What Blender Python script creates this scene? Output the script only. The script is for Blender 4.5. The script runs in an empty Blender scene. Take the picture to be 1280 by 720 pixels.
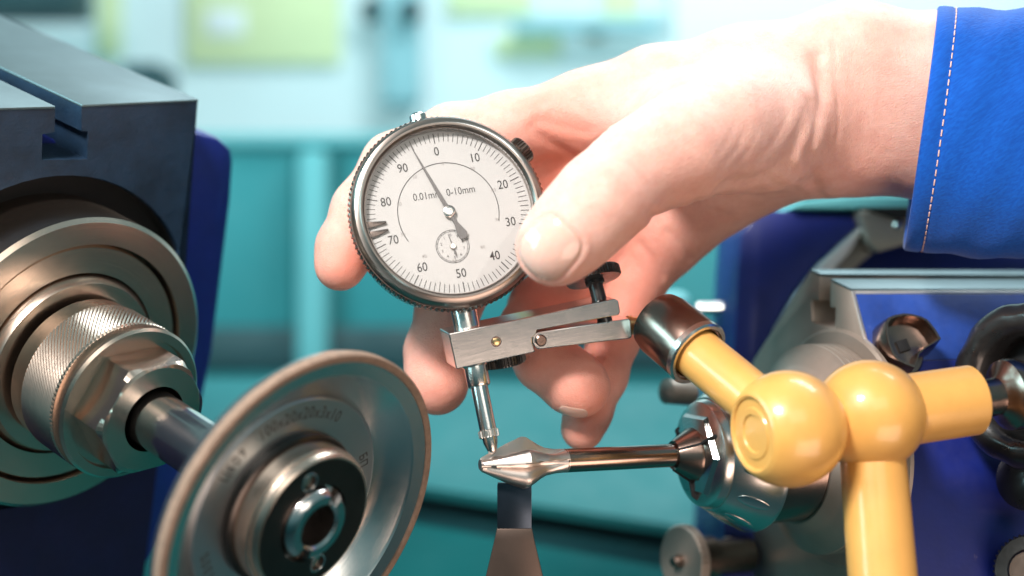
import bpy, bmesh, math, random
import numpy as np
from mathutils import Vector, Matrix
random.seed(7); rng = np.random.default_rng(7)
MM = 0.001
SC = bpy.context.scene
COL = SC.collection
R = math.radians
# ---------------------------------------------------------------- camera
PITCH = R(15)
CAM = Vector((0, 0, 1.30))
RX, FW, UP = Vector((1, 0, 0)), Vector((0, math.cos(PITCH), -math.sin(PITCH))), Vector((0, math.sin(PITCH), math.cos(PITCH)))
cam = bpy.data.cameras.new('camera'); cam_o = bpy.data.objects.new('camera', cam); COL.objects.link(cam_o)
cam_o.matrix_world = Matrix(((RX.x, UP.x, -FW.x, CAM.x), (RX.y, UP.y, -FW.y, CAM.y), (RX.z, UP.z, -FW.z, CAM.z), (0, 0, 0, 1)))
cam.sensor_width = 36; cam.lens = 50; cam.clip_start = 0.02; cam.clip_end = 60
cam.dof.use_dof = True; cam.dof.focus_distance = 0.432; cam.dof.aperture_fstop = 4.7
SC.camera = cam_o
FL = 1280 / 0.72
ROOT = Matrix(((RX.x, FW.x, UP.x, CAM.x), (RX.y, FW.y, UP.y, CAM.y), (RX.z, FW.z, UP.z, CAM.z), (0, 0, 0, 1)))
def V(px, py, d): return Vector(((px - 640) / FL * d, d, (360 - py) / FL * d))        # mm, x right / y away / z up
def W(v): return ROOT @ (Vector(v) * MM)
# ---------------------------------------------------------------- world and lamps
world = bpy.data.worlds.new('World'); SC.world = world; world.use_nodes = True
wn = world.node_tree; wn.nodes.clear()
wo = wn.nodes.new('ShaderNodeOutputWorld'); wb = wn.nodes.new('ShaderNodeBackground'); wn.links.new(wb.outputs[0], wo.inputs[0])
tc = wn.nodes.new('ShaderNodeTexCoord'); sx = wn.nodes.new('ShaderNodeSeparateXYZ'); cr = wn.nodes.new('ShaderNodeValToRGB')
mr = wn.nodes.new('ShaderNodeMapRange'); mr.inputs[1].default_value = -1; mr.inputs[2].default_value = 1
wn.links.new(tc.outputs['Generated'], sx.inputs[0]); wn.links.new(sx.outputs[2], mr.inputs[0]); wn.links.new(mr.outputs[0], cr.inputs[0]); wn.links.new(cr.outputs[0], wb.inputs[0])
els = cr.color_ramp.elements
els[0].position = 0.25; els[0].color = (0.0, 0.05, 0.07, 1)
els[1].position = 1.0; els[1].color = (0.55, 0.85, 0.9, 1)
e = els.new(0.47); e.color = (0.0, 0.16, 0.19, 1)
e = els.new(0.62); e.color = (0.25, 0.62, 0.68, 1)
wb.inputs[1].default_value = 0.3
def area(name, pos, target, sx_, sy_, power, color):
    l = bpy.data.lights.new(name, 'AREA'); l.shape = 'RECTANGLE'; l.size = sx_ * MM; l.size_y = sy_ * MM; l.energy = power; l.color = color
    o = bpy.data.objects.new(name, l); COL.objects.link(o); p = W(pos); o.location = p
    o.rotation_euler = (W(target) - p).to_track_quat('-Z', 'Y').to_euler(); return o
area('flash_lamp', (-230, -60, 420), (10, 430, 0), 140, 105, 8.8, (1.0, 0.94, 0.89))
area('front_softbox', (190, -250, 330), (20, 430, 0), 420, 300, 1.1, (1.0, 0.90, 0.80))
area('warm_low_fill', (330, -20, -330), (0, 440, -40), 460, 300, 2.0, (1.0, 0.74, 0.60))  # added fill that gives the metals warm reflections, no lamp known there
area('side_fill_lamp', (-900, 350, 250), (60, 470, -20), 900, 500, 14.0, (0.50, 0.93, 1.0))  # added teal fill for reflections on the collet chuck, no window known
area('ceiling_lamp', (420, 1000, 1100), (180, 1000, -300), 1200, 400, 23.0, (0.85, 0.97, 1.0))
SC.view_settings.view_transform = 'Standard'; SC.view_settings.look = 'None'; SC.view_settings.exposure = 0.03; SC.view_settings.gamma = 1.0
SC.view_settings.use_curve_mapping = False
SC.render.film_transparent = False
SC.cycles.max_bounces = 8; SC.cycles.use_denoising = True; SC.cycles.sample_clamp_indirect = 6.0

# ---------------------------------------------------------------- materials
class NT:
    def __init__(s, name):
        s.m = bpy.data.materials.new(name); s.m.use_nodes = True; s.t = s.m.node_tree; s.b = s.t.nodes['Principled BSDF']
        s.co = s.t.nodes.new('ShaderNodeTexCoord')
    def n(s, typ, **k):
        x = s.t.nodes.new(typ)
        for a, v in k.items(): setattr(x, a, v)
        return x
    def l(s, a, b): s.t.links.new(a, b)
    def noise(s, scale, detail=4, rough=0.6, vec=None, stretch=None):
        x = s.n('ShaderNodeTexNoise'); x.inputs['Scale'].default_value = scale; x.inputs['Detail'].default_value = detail; x.inputs['Roughness'].default_value = rough
        v = vec or s.co.outputs['Object']
        if stretch:
            mp = s.n('ShaderNodeMapping'); mp.inputs['Scale'].default_value = stretch; s.l(v, mp.inputs[0]); v = mp.outputs[0]
        s.l(v, x.inputs['Vector']); return x.outputs[0]
    def ramp(s, src, stops):
        r = s.n('ShaderNodeValToRGB'); s.l(src, r.inputs[0]); E = r.color_ramp.elements
        while len(E) < len(stops): E.new(0.5)
        for q, (p, c) in zip(E, stops): q.position = p; q.color = (c, c, c, 1) if isinstance(c, (int, float)) else (*c, 1)
        return r.outputs[0]
    def bump(s, src, strength, dist, prev=None):
        x = s.n('ShaderNodeBump'); x.inputs['Strength'].default_value = strength; x.inputs['Distance'].default_value = dist; s.l(src, x.inputs['Height'])
        if prev: s.l(prev, x.inputs['Normal'])
        s.l(x.outputs[0], s.b.inputs['Normal']); return x.outputs[0]
def metal(name, col, rough=0.3, var=0.25, rings=False, brush=None, grime=0.0, metallic=1.0, bump=0.15, scale=90, aniso=0.0):
    q = NT(name); b = q.b; b.inputs['Metallic'].default_value = metallic
    n1 = q.noise(scale, 6)
    c2 = tuple(x * (1 - var * 0.6) for x in col)
    q.l(q.ramp(n1, [(0.2, c2), (0.8, col)]), b.inputs['Base Color'])
    n2 = q.noise(scale * 4.1, 5)
    q.l(q.ramp(n2, [(0.2, max(rough - 0.012, 0.02)), (0.85, min(rough + 0.02, 1))]), b.inputs['Roughness'])
    pv = None
    if rings:                                     # lathe turning marks: concentric about local Z
        sp = q.n('ShaderNodeSeparateXYZ'); q.l(q.co.outputs['Object'], sp.inputs[0])
        cb = q.n('ShaderNodeCombineXYZ'); q.l(sp.outputs[0], cb.inputs[0]); q.l(sp.outputs[1], cb.inputs[1])
        ln = q.n('ShaderNodeVectorMath', operation='LENGTH'); q.l(cb.outputs[0], ln.inputs[0])
        c3 = q.n('ShaderNodeCombineXYZ'); q.l(ln.outputs[1], c3.inputs[0]); q.l(sp.outputs[2], c3.inputs[1])
        nn = q.noise(1500, 2, 0.5, vec=c3.outputs[0]); pv = q.bump(nn, 0.14, 0.0001)
    if aniso:
        b.inputs['Anisotropic'].default_value = aniso
        tg = q.n('ShaderNodeTangent'); tg.direction_type = 'RADIAL'; tg.axis = 'Z'; q.l(tg.outputs[0], b.inputs['Tangent'])
    if brush:
        nn = q.noise(1400, 2, 0.5, stretch=brush); pv = q.bump(nn, 0.06, 0.0001, pv)
    if bump: q.bump(q.noise(scale * 30, 4), bump * 0.6, 0.00004, pv)
    return q.m
def paint(name, col, rough=0.35, var=0.15, coat=0.0, bump=0.12, scale=60, chips=None, spec=0.5):
    q = NT(name); b = q.b; b.inputs['Roughness'].default_value = rough; b.inputs['Coat Weight'].default_value = coat; b.inputs['Coat Roughness'].default_value = 0.12
    b.inputs['Specular IOR Level'].default_value = spec
    c2 = tuple(x * (1 - var) for x in col); base = q.ramp(q.noise(scale, 6), [(0.3, c2), (0.7, col)])
    if chips:
        mx = q.n('ShaderNodeMix', data_type='RGBA'); f = q.ramp(q.noise(scale * 4, 6, 0.7), [(0.70, 0.0), (0.73, 1.0)])
        q.l(f, mx.inputs[0]); q.l(base, mx.inputs[6]); mx.inputs[7].default_value = (*chips, 1); base = mx.outputs[2]
    q.l(base, b.inputs['Base Color'])
    q.l(q.ramp(q.noise(scale * 5, 4), [(0.3, rough), (0.8, min(1, rough + 0.2))]), b.inputs['Roughness'])
    if bump: q.bump(q.noise(scale * 12, 4), bump, 0.0002)
    return q.m
def flat(name, col, rough=0.6):
    q = NT(name); q.b.inputs['Base Color'].default_value = (*col, 1); q.b.inputs['Roughness'].default_value = rough; return q.m
M = {}
M['steel_warm'] = metal('turned warm steel', (0.68, 0.55, 0.46), 0.25, 0.12, rings=True, aniso=0.5, bump=0.0)
M['steel'] = metal('bright steel', (0.78, 0.74, 0.70), 0.24, 0.2)
M['steel_turned'] = metal('turned bright steel', (0.72, 0.69, 0.67), 0.18, 0.1, rings=True, aniso=0.5, bump=0.03)
M['steel_satin'] = metal('satin steel', (0.76, 0.74, 0.73), 0.20, 0.12, brush=(0.08, 1, 1))
M['wheel_alu'] = metal('turned aluminium', (0.84, 0.82, 0.80), 0.24, 0.03, rings=True, aniso=0.5, bump=0.0)
M['wheel_disc'] = metal('dull disc steel', (0.56, 0.60, 0.63), 0.30, 0.08, rings=True, bump=0.0)
M['abrasive'] = paint('diamond abrasive', (0.30, 0.195, 0.14), 0.75, 0.35, bump=0.8, scale=400)
M['black_steel'] = metal('blackened steel', (0.10, 0.09, 0.085), 0.30, 0.5, rings=True, bump=0.25)
M['dark_steel'] = metal('dark steel', (0.30, 0.215, 0.18), 0.24, 0.12, rings=True)
M['steel_bare'] = metal('bare worn edge steel', (0.85, 0.82, 0.80), 0.5, 0.1)
M['black_gloss'] = paint('black oxide knob', (0.018, 0.016, 0.016), 0.25, 0.3, coat=0.4, bump=0.2)
M['black'] = flat('matt black and hole shade', (0.004, 0.004, 0.005), 0.8)  # shade inside holes and slots put into the colour; also on the lip
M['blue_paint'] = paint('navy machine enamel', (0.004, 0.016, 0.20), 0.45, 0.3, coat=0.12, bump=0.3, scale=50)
M['blue_face'] = paint('blue machine enamel', (0.02, 0.07, 0.36), 0.42, 0.45, coat=0.1, bump=0.45, scale=60, chips=(0.16, 0.20, 0.30))
M['cast_top'] = metal('ground cast top', (0.15, 0.215, 0.235), 0.50, 0.5, bump=0.8, scale=50, metallic=0.6)
M['cast_face'] = paint('worn slate casting', (0.015, 0.040, 0.082), 0.38, 0.55, bump=0.7, scale=70, chips=(0.05, 0.075, 0.10))
M['cast_warm'] = metal('machined casting', (0.46, 0.385, 0.33), 0.46, 0.4, bump=0.5, scale=60, metallic=0.6)
M['yellow'] = paint('cream yellow enamel', (0.77, 0.39, 0.10), 0.30, 0.2, coat=0.5, bump=0.22, scale=40)
M['brass'] = metal('brass', (0.75, 0.55, 0.28), 0.3, 0.2)
M['white_dial'] = paint('silvered dial', (0.44, 0.43, 0.42), 0.42, 0.05, bump=0.15, scale=300)
M['ink'] = flat('dial ink', (0.02, 0.018, 0.018), 0.6)
M['ink_pale'] = flat('faded dial ink', (0.22, 0.20, 0.19), 0.6)
M['bezel'] = metal('bezel steel', (0.34, 0.285, 0.255), 0.30, 0.1, rings=True)
M['knurl_dark'] = metal('dark knurled steel', (0.15, 0.115, 0.10), 0.28, 0.3)
M['carbide'] = metal('ground carbide', (0.68, 0.60, 0.56), 0.36, 0.15, brush=(1, 0.08, 1), bump=0.25)
M['shank'] = metal('straw tinted shank', (0.46, 0.33, 0.28), 0.20, 0.3, rings=True)
M['rest_blue'] = metal('blued spring steel', (0.06, 0.08, 0.11), 0.3, 0.6, metallic=0.9, bump=0.4)
M['rest_brown'] = metal('brown tool rest', (0.12, 0.085, 0.07), 0.42, 0.4, metallic=0.8, bump=0.7)
M['mark'] = flat('engraved lettering', (0.03, 0.028, 0.028), 0.7)
M['teal'] = paint('teal machine paint', (0.02, 0.25, 0.275), 0.6, 0.12, coat=0.0, scale=8, bump=0.05)
M['teal_dark'] = paint('dark teal paint', (0.004, 0.05, 0.06), 0.5, 0.2, scale=8, bump=0.05)
M['teal_light'] = paint('light teal paint', (0.13, 0.46, 0.49), 0.5, 0.1, scale=8, bump=0.05)
M['wall'] = paint('pale wall paint', (0.74, 0.88, 0.90), 0.8, 0.06, scale=3, bump=0.05)
M['paper_y'] = paint('yellow paper', (0.76, 0.86, 0.50), 0.7, 0.1, scale=8, bump=0)
M['pale_teal'] = paint('pale blue-grey paint', (0.32, 0.60, 0.66), 0.6, 0.1, scale=8, bump=0.05)
M['paper_w'] = paint('white paper', (0.85, 0.92, 0.92), 0.7, 0.05, scale=8, bump=0)
M['brown'] = flat('brown fitting', (0.25, 0.20, 0.10), 0.6)
M['bed_dark'] = paint('dark green bed enamel', (0.001, 0.085, 0.088), 0.8, 0.15, scale=8, bump=0.05, spec=0.15)  # darker green for the front sheet of the bed
M['chuck_shade'] = paint('navy painted chuck shade', (0.003, 0.006, 0.045), 0.5, 0.3, scale=60, bump=0.2, spec=0.3)  # shade under the chuck put into the colour
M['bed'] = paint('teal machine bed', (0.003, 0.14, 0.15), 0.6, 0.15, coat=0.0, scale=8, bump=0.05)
def glass():
    q = NT('crystal glass'); t = q.n('ShaderNodeBsdfTransparent'); g = q.n('ShaderNodeBsdfGlossy'); g.inputs['Roughness'].default_value = 0.06
    f = q.n('ShaderNodeFresnel'); f.inputs[0].default_value = 1.28; mx = q.n('ShaderNodeMixShader'); q.l(f.outputs[0], mx.inputs[0]); q.l(t.outputs[0], mx.inputs[1]); q.l(g.outputs[0], mx.inputs[2])
    q.l(mx.outputs[0], q.t.nodes['Material Output'].inputs[0]); return q.m
M['glass'] = glass()
def skin():
    q = NT('skin'); b = q.b
    at = q.n('ShaderNodeAttribute'); at.attribute_name = 'redness'
    mott = q.ramp(q.noise(150, 8, 0.75), [(0.32, 0.0), (0.66, 1.0)])
    a = q.n('ShaderNodeMix', data_type='RGBA'); q.l(mott, a.inputs[0]); a.inputs[6].default_value = (0.64, 0.34, 0.28, 1); a.inputs[7].default_value = (0.73, 0.44, 0.37, 1)
    c = q.n('ShaderNodeMix', data_type='RGBA'); q.l(at.outputs['Fac'], c.inputs[0]); q.l(a.outputs[2], c.inputs[6]); c.inputs[7].default_value = (0.72, 0.22, 0.15, 1)
    q.l(c.outputs[2], b.inputs['Base Color'])
    b.inputs['Roughness'].default_value = 0.5; b.inputs['Subsurface Weight'].default_value = 0.35
    b.inputs['Subsurface Radius'].default_value = (1.0, 0.35, 0.2); b.inputs['Subsurface Scale'].default_value = 0.004
    b.inputs['Specular IOR Level'].default_value = 0.35
    vo = q.n('ShaderNodeTexVoronoi'); vo.inputs['Scale'].default_value = 1300; vo.feature = 'DISTANCE_TO_EDGE'; q.l(q.co.outputs['Object'], vo.inputs['Vector'])
    p = q.bump(vo.outputs[0], 0.5, 0.0004)
    p = q.bump(q.noise(260, 6, 0.65), 0.35, 0.0008, p)
    q.bump(q.noise(420, 5, 0.6, stretch=(0.25, 1, 1)), 0.2, 0.0005, p)
    return q.m
M['skin'] = skin()
def nailm():
    q = NT('fingernail'); b = q.b; b.inputs['Base Color'].default_value = (0.70, 0.41, 0.34, 1); b.inputs['Roughness'].default_value = 0.16
    b.inputs['Subsurface Weight'].default_value = 0.3; b.inputs['Subsurface Scale'].default_value = 0.002; b.inputs['Coat Weight'].default_value = 0.3
    return q.m
M['nail'] = nailm()
def cloth():
    q = NT('blue twill'); b = q.b; b.inputs['Roughness'].default_value = 0.85; b.inputs['Specular IOR Level'].default_value = 0.2
    b.inputs['Sheen Weight'].default_value = 0.15
    mp = q.n('ShaderNodeMapping'); mp.inputs['Rotation'].default_value = (0, R(35), 0); q.l(q.co.outputs['Object'], mp.inputs[0])
    tw = q.noise(1500, 2, 0.5, vec=mp.outputs[0], stretch=(0.18, 1, 1)); twr = q.ramp(tw, [(0.35, 0.0), (0.65, 1.0)])
    mx = q.n('ShaderNodeMix', data_type='RGBA'); q.l(twr, mx.inputs[0]); mx.inputs[6].default_value = (0.0, 0.055, 0.31, 1); mx.inputs[7].default_value = (0.001, 0.075, 0.38, 1)
    q.l(mx.outputs[2], b.inputs['Base Color'])
    p = q.bump(twr, 0.25, 0.0002); q.bump(q.noise(70, 5), 0.3, 0.0015, p); return q.m
M['cloth'] = cloth()
M['thread'] = flat('pinkish thread', (0.62, 0.40, 0.36), 0.8)

# ---------------------------------------------------------------- builders
def link(name, bm, mat, parent, label=None, kind=None, smooth=35):
    if smooth is not None:
        for f in bm.faces: f.smooth = True
        ca = R(smooth)
        for ed in bm.edges:
            ed.smooth = not (len(ed.link_faces) == 2 and ed.calc_face_angle(0) > ca)
    bmesh.ops.scale(bm, vec=(MM, MM, MM), verts=bm.verts)
    me = bpy.data.meshes.new(name); bm.to_mesh(me); bm.free(); me.materials.append(mat)
    return linkm(name, me, parent, label, kind)
def linkm(name, me, parent, label=None, kind=None):
    o = bpy.data.objects.new(name, me); COL.objects.link(o)
    if parent is not None: o.parent = parent
    if label: o['label'] = label
    if kind: o['kind'] = kind
    return o
def thing(name, label, cat, origin, X=(1, 0, 0), Y=(0, 1, 0), Z=(0, 0, 1), group=None, kind=None):
    o = bpy.data.objects.new(name, None); COL.objects.link(o); o.empty_display_size = 0.01
    X, Y, Z = Vector(X), Vector(Y), Vector(Z)
    m = Matrix(((X.x, Y.x, Z.x, origin[0] * MM), (X.y, Y.y, Z.y, origin[1] * MM), (X.z, Y.z, Z.z, origin[2] * MM), (0, 0, 0, 1)))
    o.matrix_world = ROOT @ m
    o['label'] = label
    if cat: o['category'] = cat
    if group: o['group'] = group
    if kind: o['kind'] = kind
    return o
def frame(z, y_hint):
    z = Vector(z).normalized(); y = Vector(y_hint); y = (y - z * y.dot(z)).normalized(); x = y.cross(z); return x, y, z
def NB(): return bmesh.new()
def lathe(bm, prof, seg=96, close=False, M4=None, rad=None):
    """revolve [(r, z)] about local Z"""
    rings = []
    for i, (r, z) in enumerate(prof):
        if r < 1e-6: rings.append([bm.verts.new((0, 0, z))])
        else: rings.append([bm.verts.new((r * math.cos(2 * math.pi * k / seg), r * math.sin(2 * math.pi * k / seg), z)) for k in range(seg)])
    n = len(prof); pairs = [(i, i + 1) for i in range(n - 1)] + ([(n - 1, 0)] if close else [])
    for a, b in pairs:
        A, B = rings[a], rings[b]
        for k in range(seg):
            k2 = (k + 1) % seg
            if len(A) == 1 and len(B) == 1: continue
            if len(A) == 1: bm.faces.new((A[0], B[k2], B[k]))
            elif len(B) == 1: bm.faces.new((A[k], A[k2], B[0]))
            else: bm.faces.new((A[k], A[k2], B[k2], B[k]))
    vs = [v for r in rings for v in r]
    if M4 is not None: bmesh.ops.transform(bm, matrix=M4, verts=vs)
    bmesh.ops.recalc_face_normals(bm, faces=bm.faces)
    return vs
def along(p, d, hint=(0, 0, 1)):
    """matrix taking local Z to direction d at p"""
    z = Vector(d).normalized(); h = Vector(hint)
    if abs(z.dot(h.normalized())) > 0.95: h = Vector((1, 0, 0)) if abs(z.x) < 0.9 else Vector((0, 1, 0))
    x = h.cross(z).normalized(); y = z.cross(x)
    return Matrix(((x.x, y.x, z.x, p[0]), (x.y, y.y, z.y, p[1]), (x.z, y.z, z.z, p[2]), (0, 0, 0, 1)))
def knurled(bm, r, h, n=60, depth=0.4, bev=0.5, M4=None, hole=0):
    """straight knurled disc from z=0..h"""
    prof = [(hole, 0), (r - bev, 0), (r, bev), (r, h - bev), (r - bev, h), (hole, h)] if hole else [(0, 0), (r - bev, 0), (r, bev), (r, h - bev), (r - bev, h), (0, h)]
    seg = n * 4; vs = lathe(bm, prof, seg, close=bool(hole))
    for v in vs:
        rr = math.hypot(v.co.x, v.co.y)
        if rr > r - bev * 0.5:
            a = math.atan2(v.co.y, v.co.x); k = round(a / (2 * math.pi) * seg) % 4
            f = (rr - (depth if k in (0, 1) else 0)) / rr; v.co.x *= f; v.co.y *= f
    if M4 is not None: bmesh.ops.transform(bm, matrix=M4, verts=vs)
    return vs
def box(bm, x0, x1, y0, y1, z0, z1, bev=0.0, M4=None):
    vs = [bm.verts.new((x, y, z)) for x in (x0, x1) for y in (y0, y1) for z in (z0, z1)]
    fs = [(0, 1, 3, 2), (4, 6, 7, 5), (0, 4, 5, 1), (2, 3, 7, 6), (0, 2, 6, 4), (1, 5, 7, 3)]
    F = [bm.faces.new([vs[i] for i in f]) for f in fs]
    bmesh.ops.recalc_face_normals(bm, faces=F)
    allv = vs
    if bev:
        eds = list({e for f in F for e in f.edges})
        r = bmesh.ops.bevel(bm, geom=eds, offset=bev, segments=2, profile=0.5, affect='EDGES')
        allv = list({v for f in r['faces'] for v in f.verts} | {v for v in vs if v.is_valid})
    if M4 is not None: bmesh.ops.transform(bm, matrix=M4, verts=allv)
    return allv
def prism(bm, poly, z0, z1, bev=0.0, M4=None, bevseg=2):
    n = len(poly); A = [bm.verts.new((x, y, z0)) for x, y in poly]; B = [bm.verts.new((x, y, z1)) for x, y in poly]
    F = [bm.faces.new(A), bm.faces.new(list(reversed(B)))]
    for i in range(n): F.append(bm.faces.new((A[i], B[i], B[(i + 1) % n], A[(i + 1) % n])))
    bmesh.ops.recalc_face_normals(bm, faces=F)
    allv = A + B
    if bev:
        eds = [e for e in {e for f in F for e in f.edges} if e.calc_face_angle(0) > R(25)]
        r = bmesh.ops.bevel(bm, geom=eds, offset=bev, segments=bevseg, profile=0.5, affect='EDGES', clamp_overlap=True)
        allv = list(bm.verts)
    if M4 is not None: bmesh.ops.transform(bm, matrix=M4, verts=allv)
    return allv
def text(name, s, size, mat, parent, M4, extrude=0.02, align='CENTER', label=None, sx=1.0, font_w=0.0):
    c = bpy.data.curves.new(name, 'FONT'); c.body = s; c.size = size * MM; c.align_x = align; c.align_y = 'CENTER'; c.resolution_u = 3; c.extrude = extrude * MM; c.offset = font_w * MM
    o = bpy.data.objects.new('tmp', c); COL.objects.link(o); dg = bpy.context.evaluated_depsgraph_get(); dg.update()
    me = bpy.data.meshes.new_from_object(o.evaluated_get(dg)); bpy.data.objects.remove(o); bpy.data.curves.remove(c)
    T = M4.copy(); T.translation = M4.translation * MM
    me.transform(T @ Matrix.Diagonal((sx, 1, 1, 1))); me.materials.clear(); me.materials.append(mat); me.name = name
    return linkm(name, me, parent, label)
def rotz(a, p=(0, 0, 0)): return Matrix.Translation(p) @ Matrix.Rotation(a, 4, 'Z')
def hit(px, py, P0, N):
    r = V(px, py, 1.0); P0, N = Vector(P0), Vector(N); return r * (P0.dot(N) / r.dot(N))
# ================================================================ background room
def quad_board(name, label, cat, px0, py0, px1, py1, d, thick, mat, kind=None, bev=3):
    a, b = V(px0, py1, d), V(px1, py0, d)
    t = thing(name, label, cat, (0.5 * (a.x + b.x), d, a.z), kind=kind)
    bm = NB(); w = (b.x - a.x) / 2; box(bm, -w, w, 0, thick, 0, b.z - a.z, bev); 
    return t, bm
wall_bm = NB(); box(wall_bm, -2200, 2200, 0, 60, -1500, 900)
wall = link('back_wall', wall_bm, M['wall'], None, 'pale wall', 'structure'); wall.matrix_world = ROOT @ Matrix.Translation(Vector((0, 1900, 0)) * MM)
fl_bm = NB(); box(fl_bm, -2500, 2500, -2200, 2500, -20, 0)
floor = link('workshop_floor', fl_bm, M['teal_dark'], None, 'dark workshop floor', 'structure'); floor.location = (0, 1.0, 0.36)
def simple(name, label, cat, px0, py0, px1, py1, d, thick, mat, bev=3):
    a, b = V(px0, py1, d), V(px1, py0, d); w = (b.x - a.x) / 2
    bm = NB(); box(bm, -w, w, 0, thick, 0, b.z - a.z, bev)
    o = link(name, bm, mat, None, label); o['category'] = cat
    o.matrix_world = ROOT @ Matrix.Translation(Vector((0.5 * (a.x + b.x), d, a.z)) * MM); return o
def poster(label, x0, y0, x1, y1, mat, emblem=None):
    t, bm = quad_board('poster', label, 'poster', x0, y0, x1, y1, 1890, 4, mat, bev=0.5)
    link('sheet', bm, mat, t)
    if emblem:
        ex, ey, ew, eh = emblem; b = NB(); p = V(ex, ey, 1890) - Vector((V((x0 + x1) / 2, y1, 1890)))
        box(b, p.x - ew, p.x + ew, -2, -0.2, p.z - eh, p.z + eh, 0.4); link('printed_panel', b, M['paper_w'], t)
poster('large yellow notice with a pale panel, high on the pale wall left of the gauge', 232, -60, 425, 80, M['paper_y'], (282, 28, 26, 18))
poster('narrow pale yellow strip notice on the wall above the left machine head', 122, -60, 150, 70, M['paper_y'])
poster('small yellow notice on the wall above the gloved-free hand knuckles', 560, -60, 665, 18, M['paper_y'])
bpy.data.objects['poster.002']['label'] = 'yellow notice cut off by the top edge, above the hand knuckles'
poster('low wide yellow notice just above the outline of the index knuckle', 618, 44, 700, 70, M['paper_y'])
poster('pale yellow notice at the far end of the wall, above the back of the hand', 752, -60, 800, 30, M['paper_y'])
simple('wall_duct', 'grey-blue upright duct on the pale wall between two notices', 'duct', 478, -40, 524, 128, 1850, 40, M['pale_teal'])
for i, (x, y, lb) in enumerate([(465, 14, 'dark round valve on the left of the upright wall duct'), (513, 15, 'dark round valve on the right edge of the upright wall duct'), (741, 38, 'brownish round fitting on the wall above the hand')]):
    b = NB(); lathe(b, [(0, 0), (13, 0), (15, 4), (15, 14), (6, 18), (6, 26), (0, 26)], 32)
    o = link('wall_fitting', b, M['brown'] if i == 2 else M['teal_dark'], None, lb); o['category'] = 'valve'
    o.matrix_world = ROOT @ Matrix.Translation(V(x, y, 1840 if i == 1 else 1880) * MM) @ Matrix.Rotation(R(90), 4, 'X')
simple('wall_shelf', 'blurred blue-grey shelf on the wall above the knuckles', 'shelf', 640, 20, 830, 38, 1850, 30, M['pale_teal'])
simple('wall_panel', 'pale blue-white panel on the wall above the back of the hand', 'panel', 842, -60, 1400, 150, 1870, 12, M['paper_w'])
simple('machine_lamp_box', 'dark blurred box at the top left corner', 'box', -60, -60, 88, 12, 1500, 80, M['teal_dark'])
simple('control_box', 'dark teal control box behind the left machine head', 'box', 152, 78, 200, 120, 1500, 80, M['teal_dark'])
# the teal cabinet whose top edge crosses behind the gauge
cab = thing('machine_cabinet', 'blurred teal machine cabinet behind the gauge and the left head', 'cabinet', V(400, 560, 1350))
z0 = V(0, 560, 1350).z
def cabpart(name, px0, py0, px1, py1, d0, d1, mat, bev=3):
    o = V(400, 560, 1350); a, b = V(px0, py1, 1350), V(px1, py0, 1350); bm = NB()
    box(bm, a.x - o.x, b.x - o.x, d0, d1, a.z - o.z, b.z - o.z, bev); return link(name, bm, mat, cab)
cabpart('body', -300, 186, 1700, 640, 0, 300, M['teal'])
cabpart('top_sheet', -310, 168, 1710, 184, -12, 310, M['teal_light'])
cabpart('pipe', 376, 190, 414, 545, -30, -2, M['teal_light'], 8)
cabpart('door', 60, 192, 368, 436, -5, -1, M['teal'], 2)
cabpart('door', 425, 192, 860, 436, -5, -1, M['teal'], 2)
cabpart('kick_plate', -300, 408, 1700, 462, -14, -6, M['teal_dark'], 2)
# bed of the machine below: a teal sheet sloping away, with a dark gutter across it
bed = thing('machine_bed', 'teal painted machine bed under the tool, with a dark groove across it', 'machine bed', (0, 620, -300))
bm = NB()
P = [Vector(p) for p in [V(-900, 790, 560), V(2400, 1020, 760), V(2400, 560, 1290), V(-900, 452, 1290)]]
def bedquad(bm, pts, th=6):
    o = Vector((0, 620, -300)); n = (pts[1] - pts[0]).cross(pts[3] - pts[0]).normalized()
    A = [bm.verts.new(p - o) for p in pts]; B = [bm.verts.new(p - o - n * th) for p in pts]
    bm.faces.new(A); bm.faces.new(B[::-1])
    for i in range(4): bm.faces.new((A[i], B[i], B[(i + 1) % 4], A[(i + 1) % 4]))
    bmesh.ops.recalc_face_normals(bm, faces=bm.faces)
# rear sheet, groove, front sheet share one plane through three fixed points
bn = Vector((0.03, -0.42, 0.91)).normalized(); bp = V(700, 600, 760)
def B_(px, py, dz=0): return hit(px, py, bp - bn * dz, bn)
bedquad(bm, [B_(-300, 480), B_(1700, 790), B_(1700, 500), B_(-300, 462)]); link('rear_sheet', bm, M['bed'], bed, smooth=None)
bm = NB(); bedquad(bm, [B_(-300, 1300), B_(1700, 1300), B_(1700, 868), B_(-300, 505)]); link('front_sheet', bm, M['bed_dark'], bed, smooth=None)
bm = NB(); bedquad(bm, [B_(-300, 560, 22), B_(1700, 950, 22), B_(1700, 740, 22), B_(-300, 440, 22)]); link('groove_floor', bm, M['teal_dark'], bed, smooth=None)

# ================================================================ left head, chuck and wheel
n_ax = Vector((0.745, -0.575, -0.34)).normalized()
fx = Vector((0.641, 0.756, 0.126)).normalized(); fx = (fx - n_ax * fx.dot(n_ax)).normalized()
hup = n_ax.cross(fx)
if hup.z < 0: hup = -hup
# frame: X right along the face, Y up, Z towards the viewer along the spindle
hX = hup.cross(n_ax)
Cw = V(381, 647, 390)
def Lp(t): return Cw - n_ax * t
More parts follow.
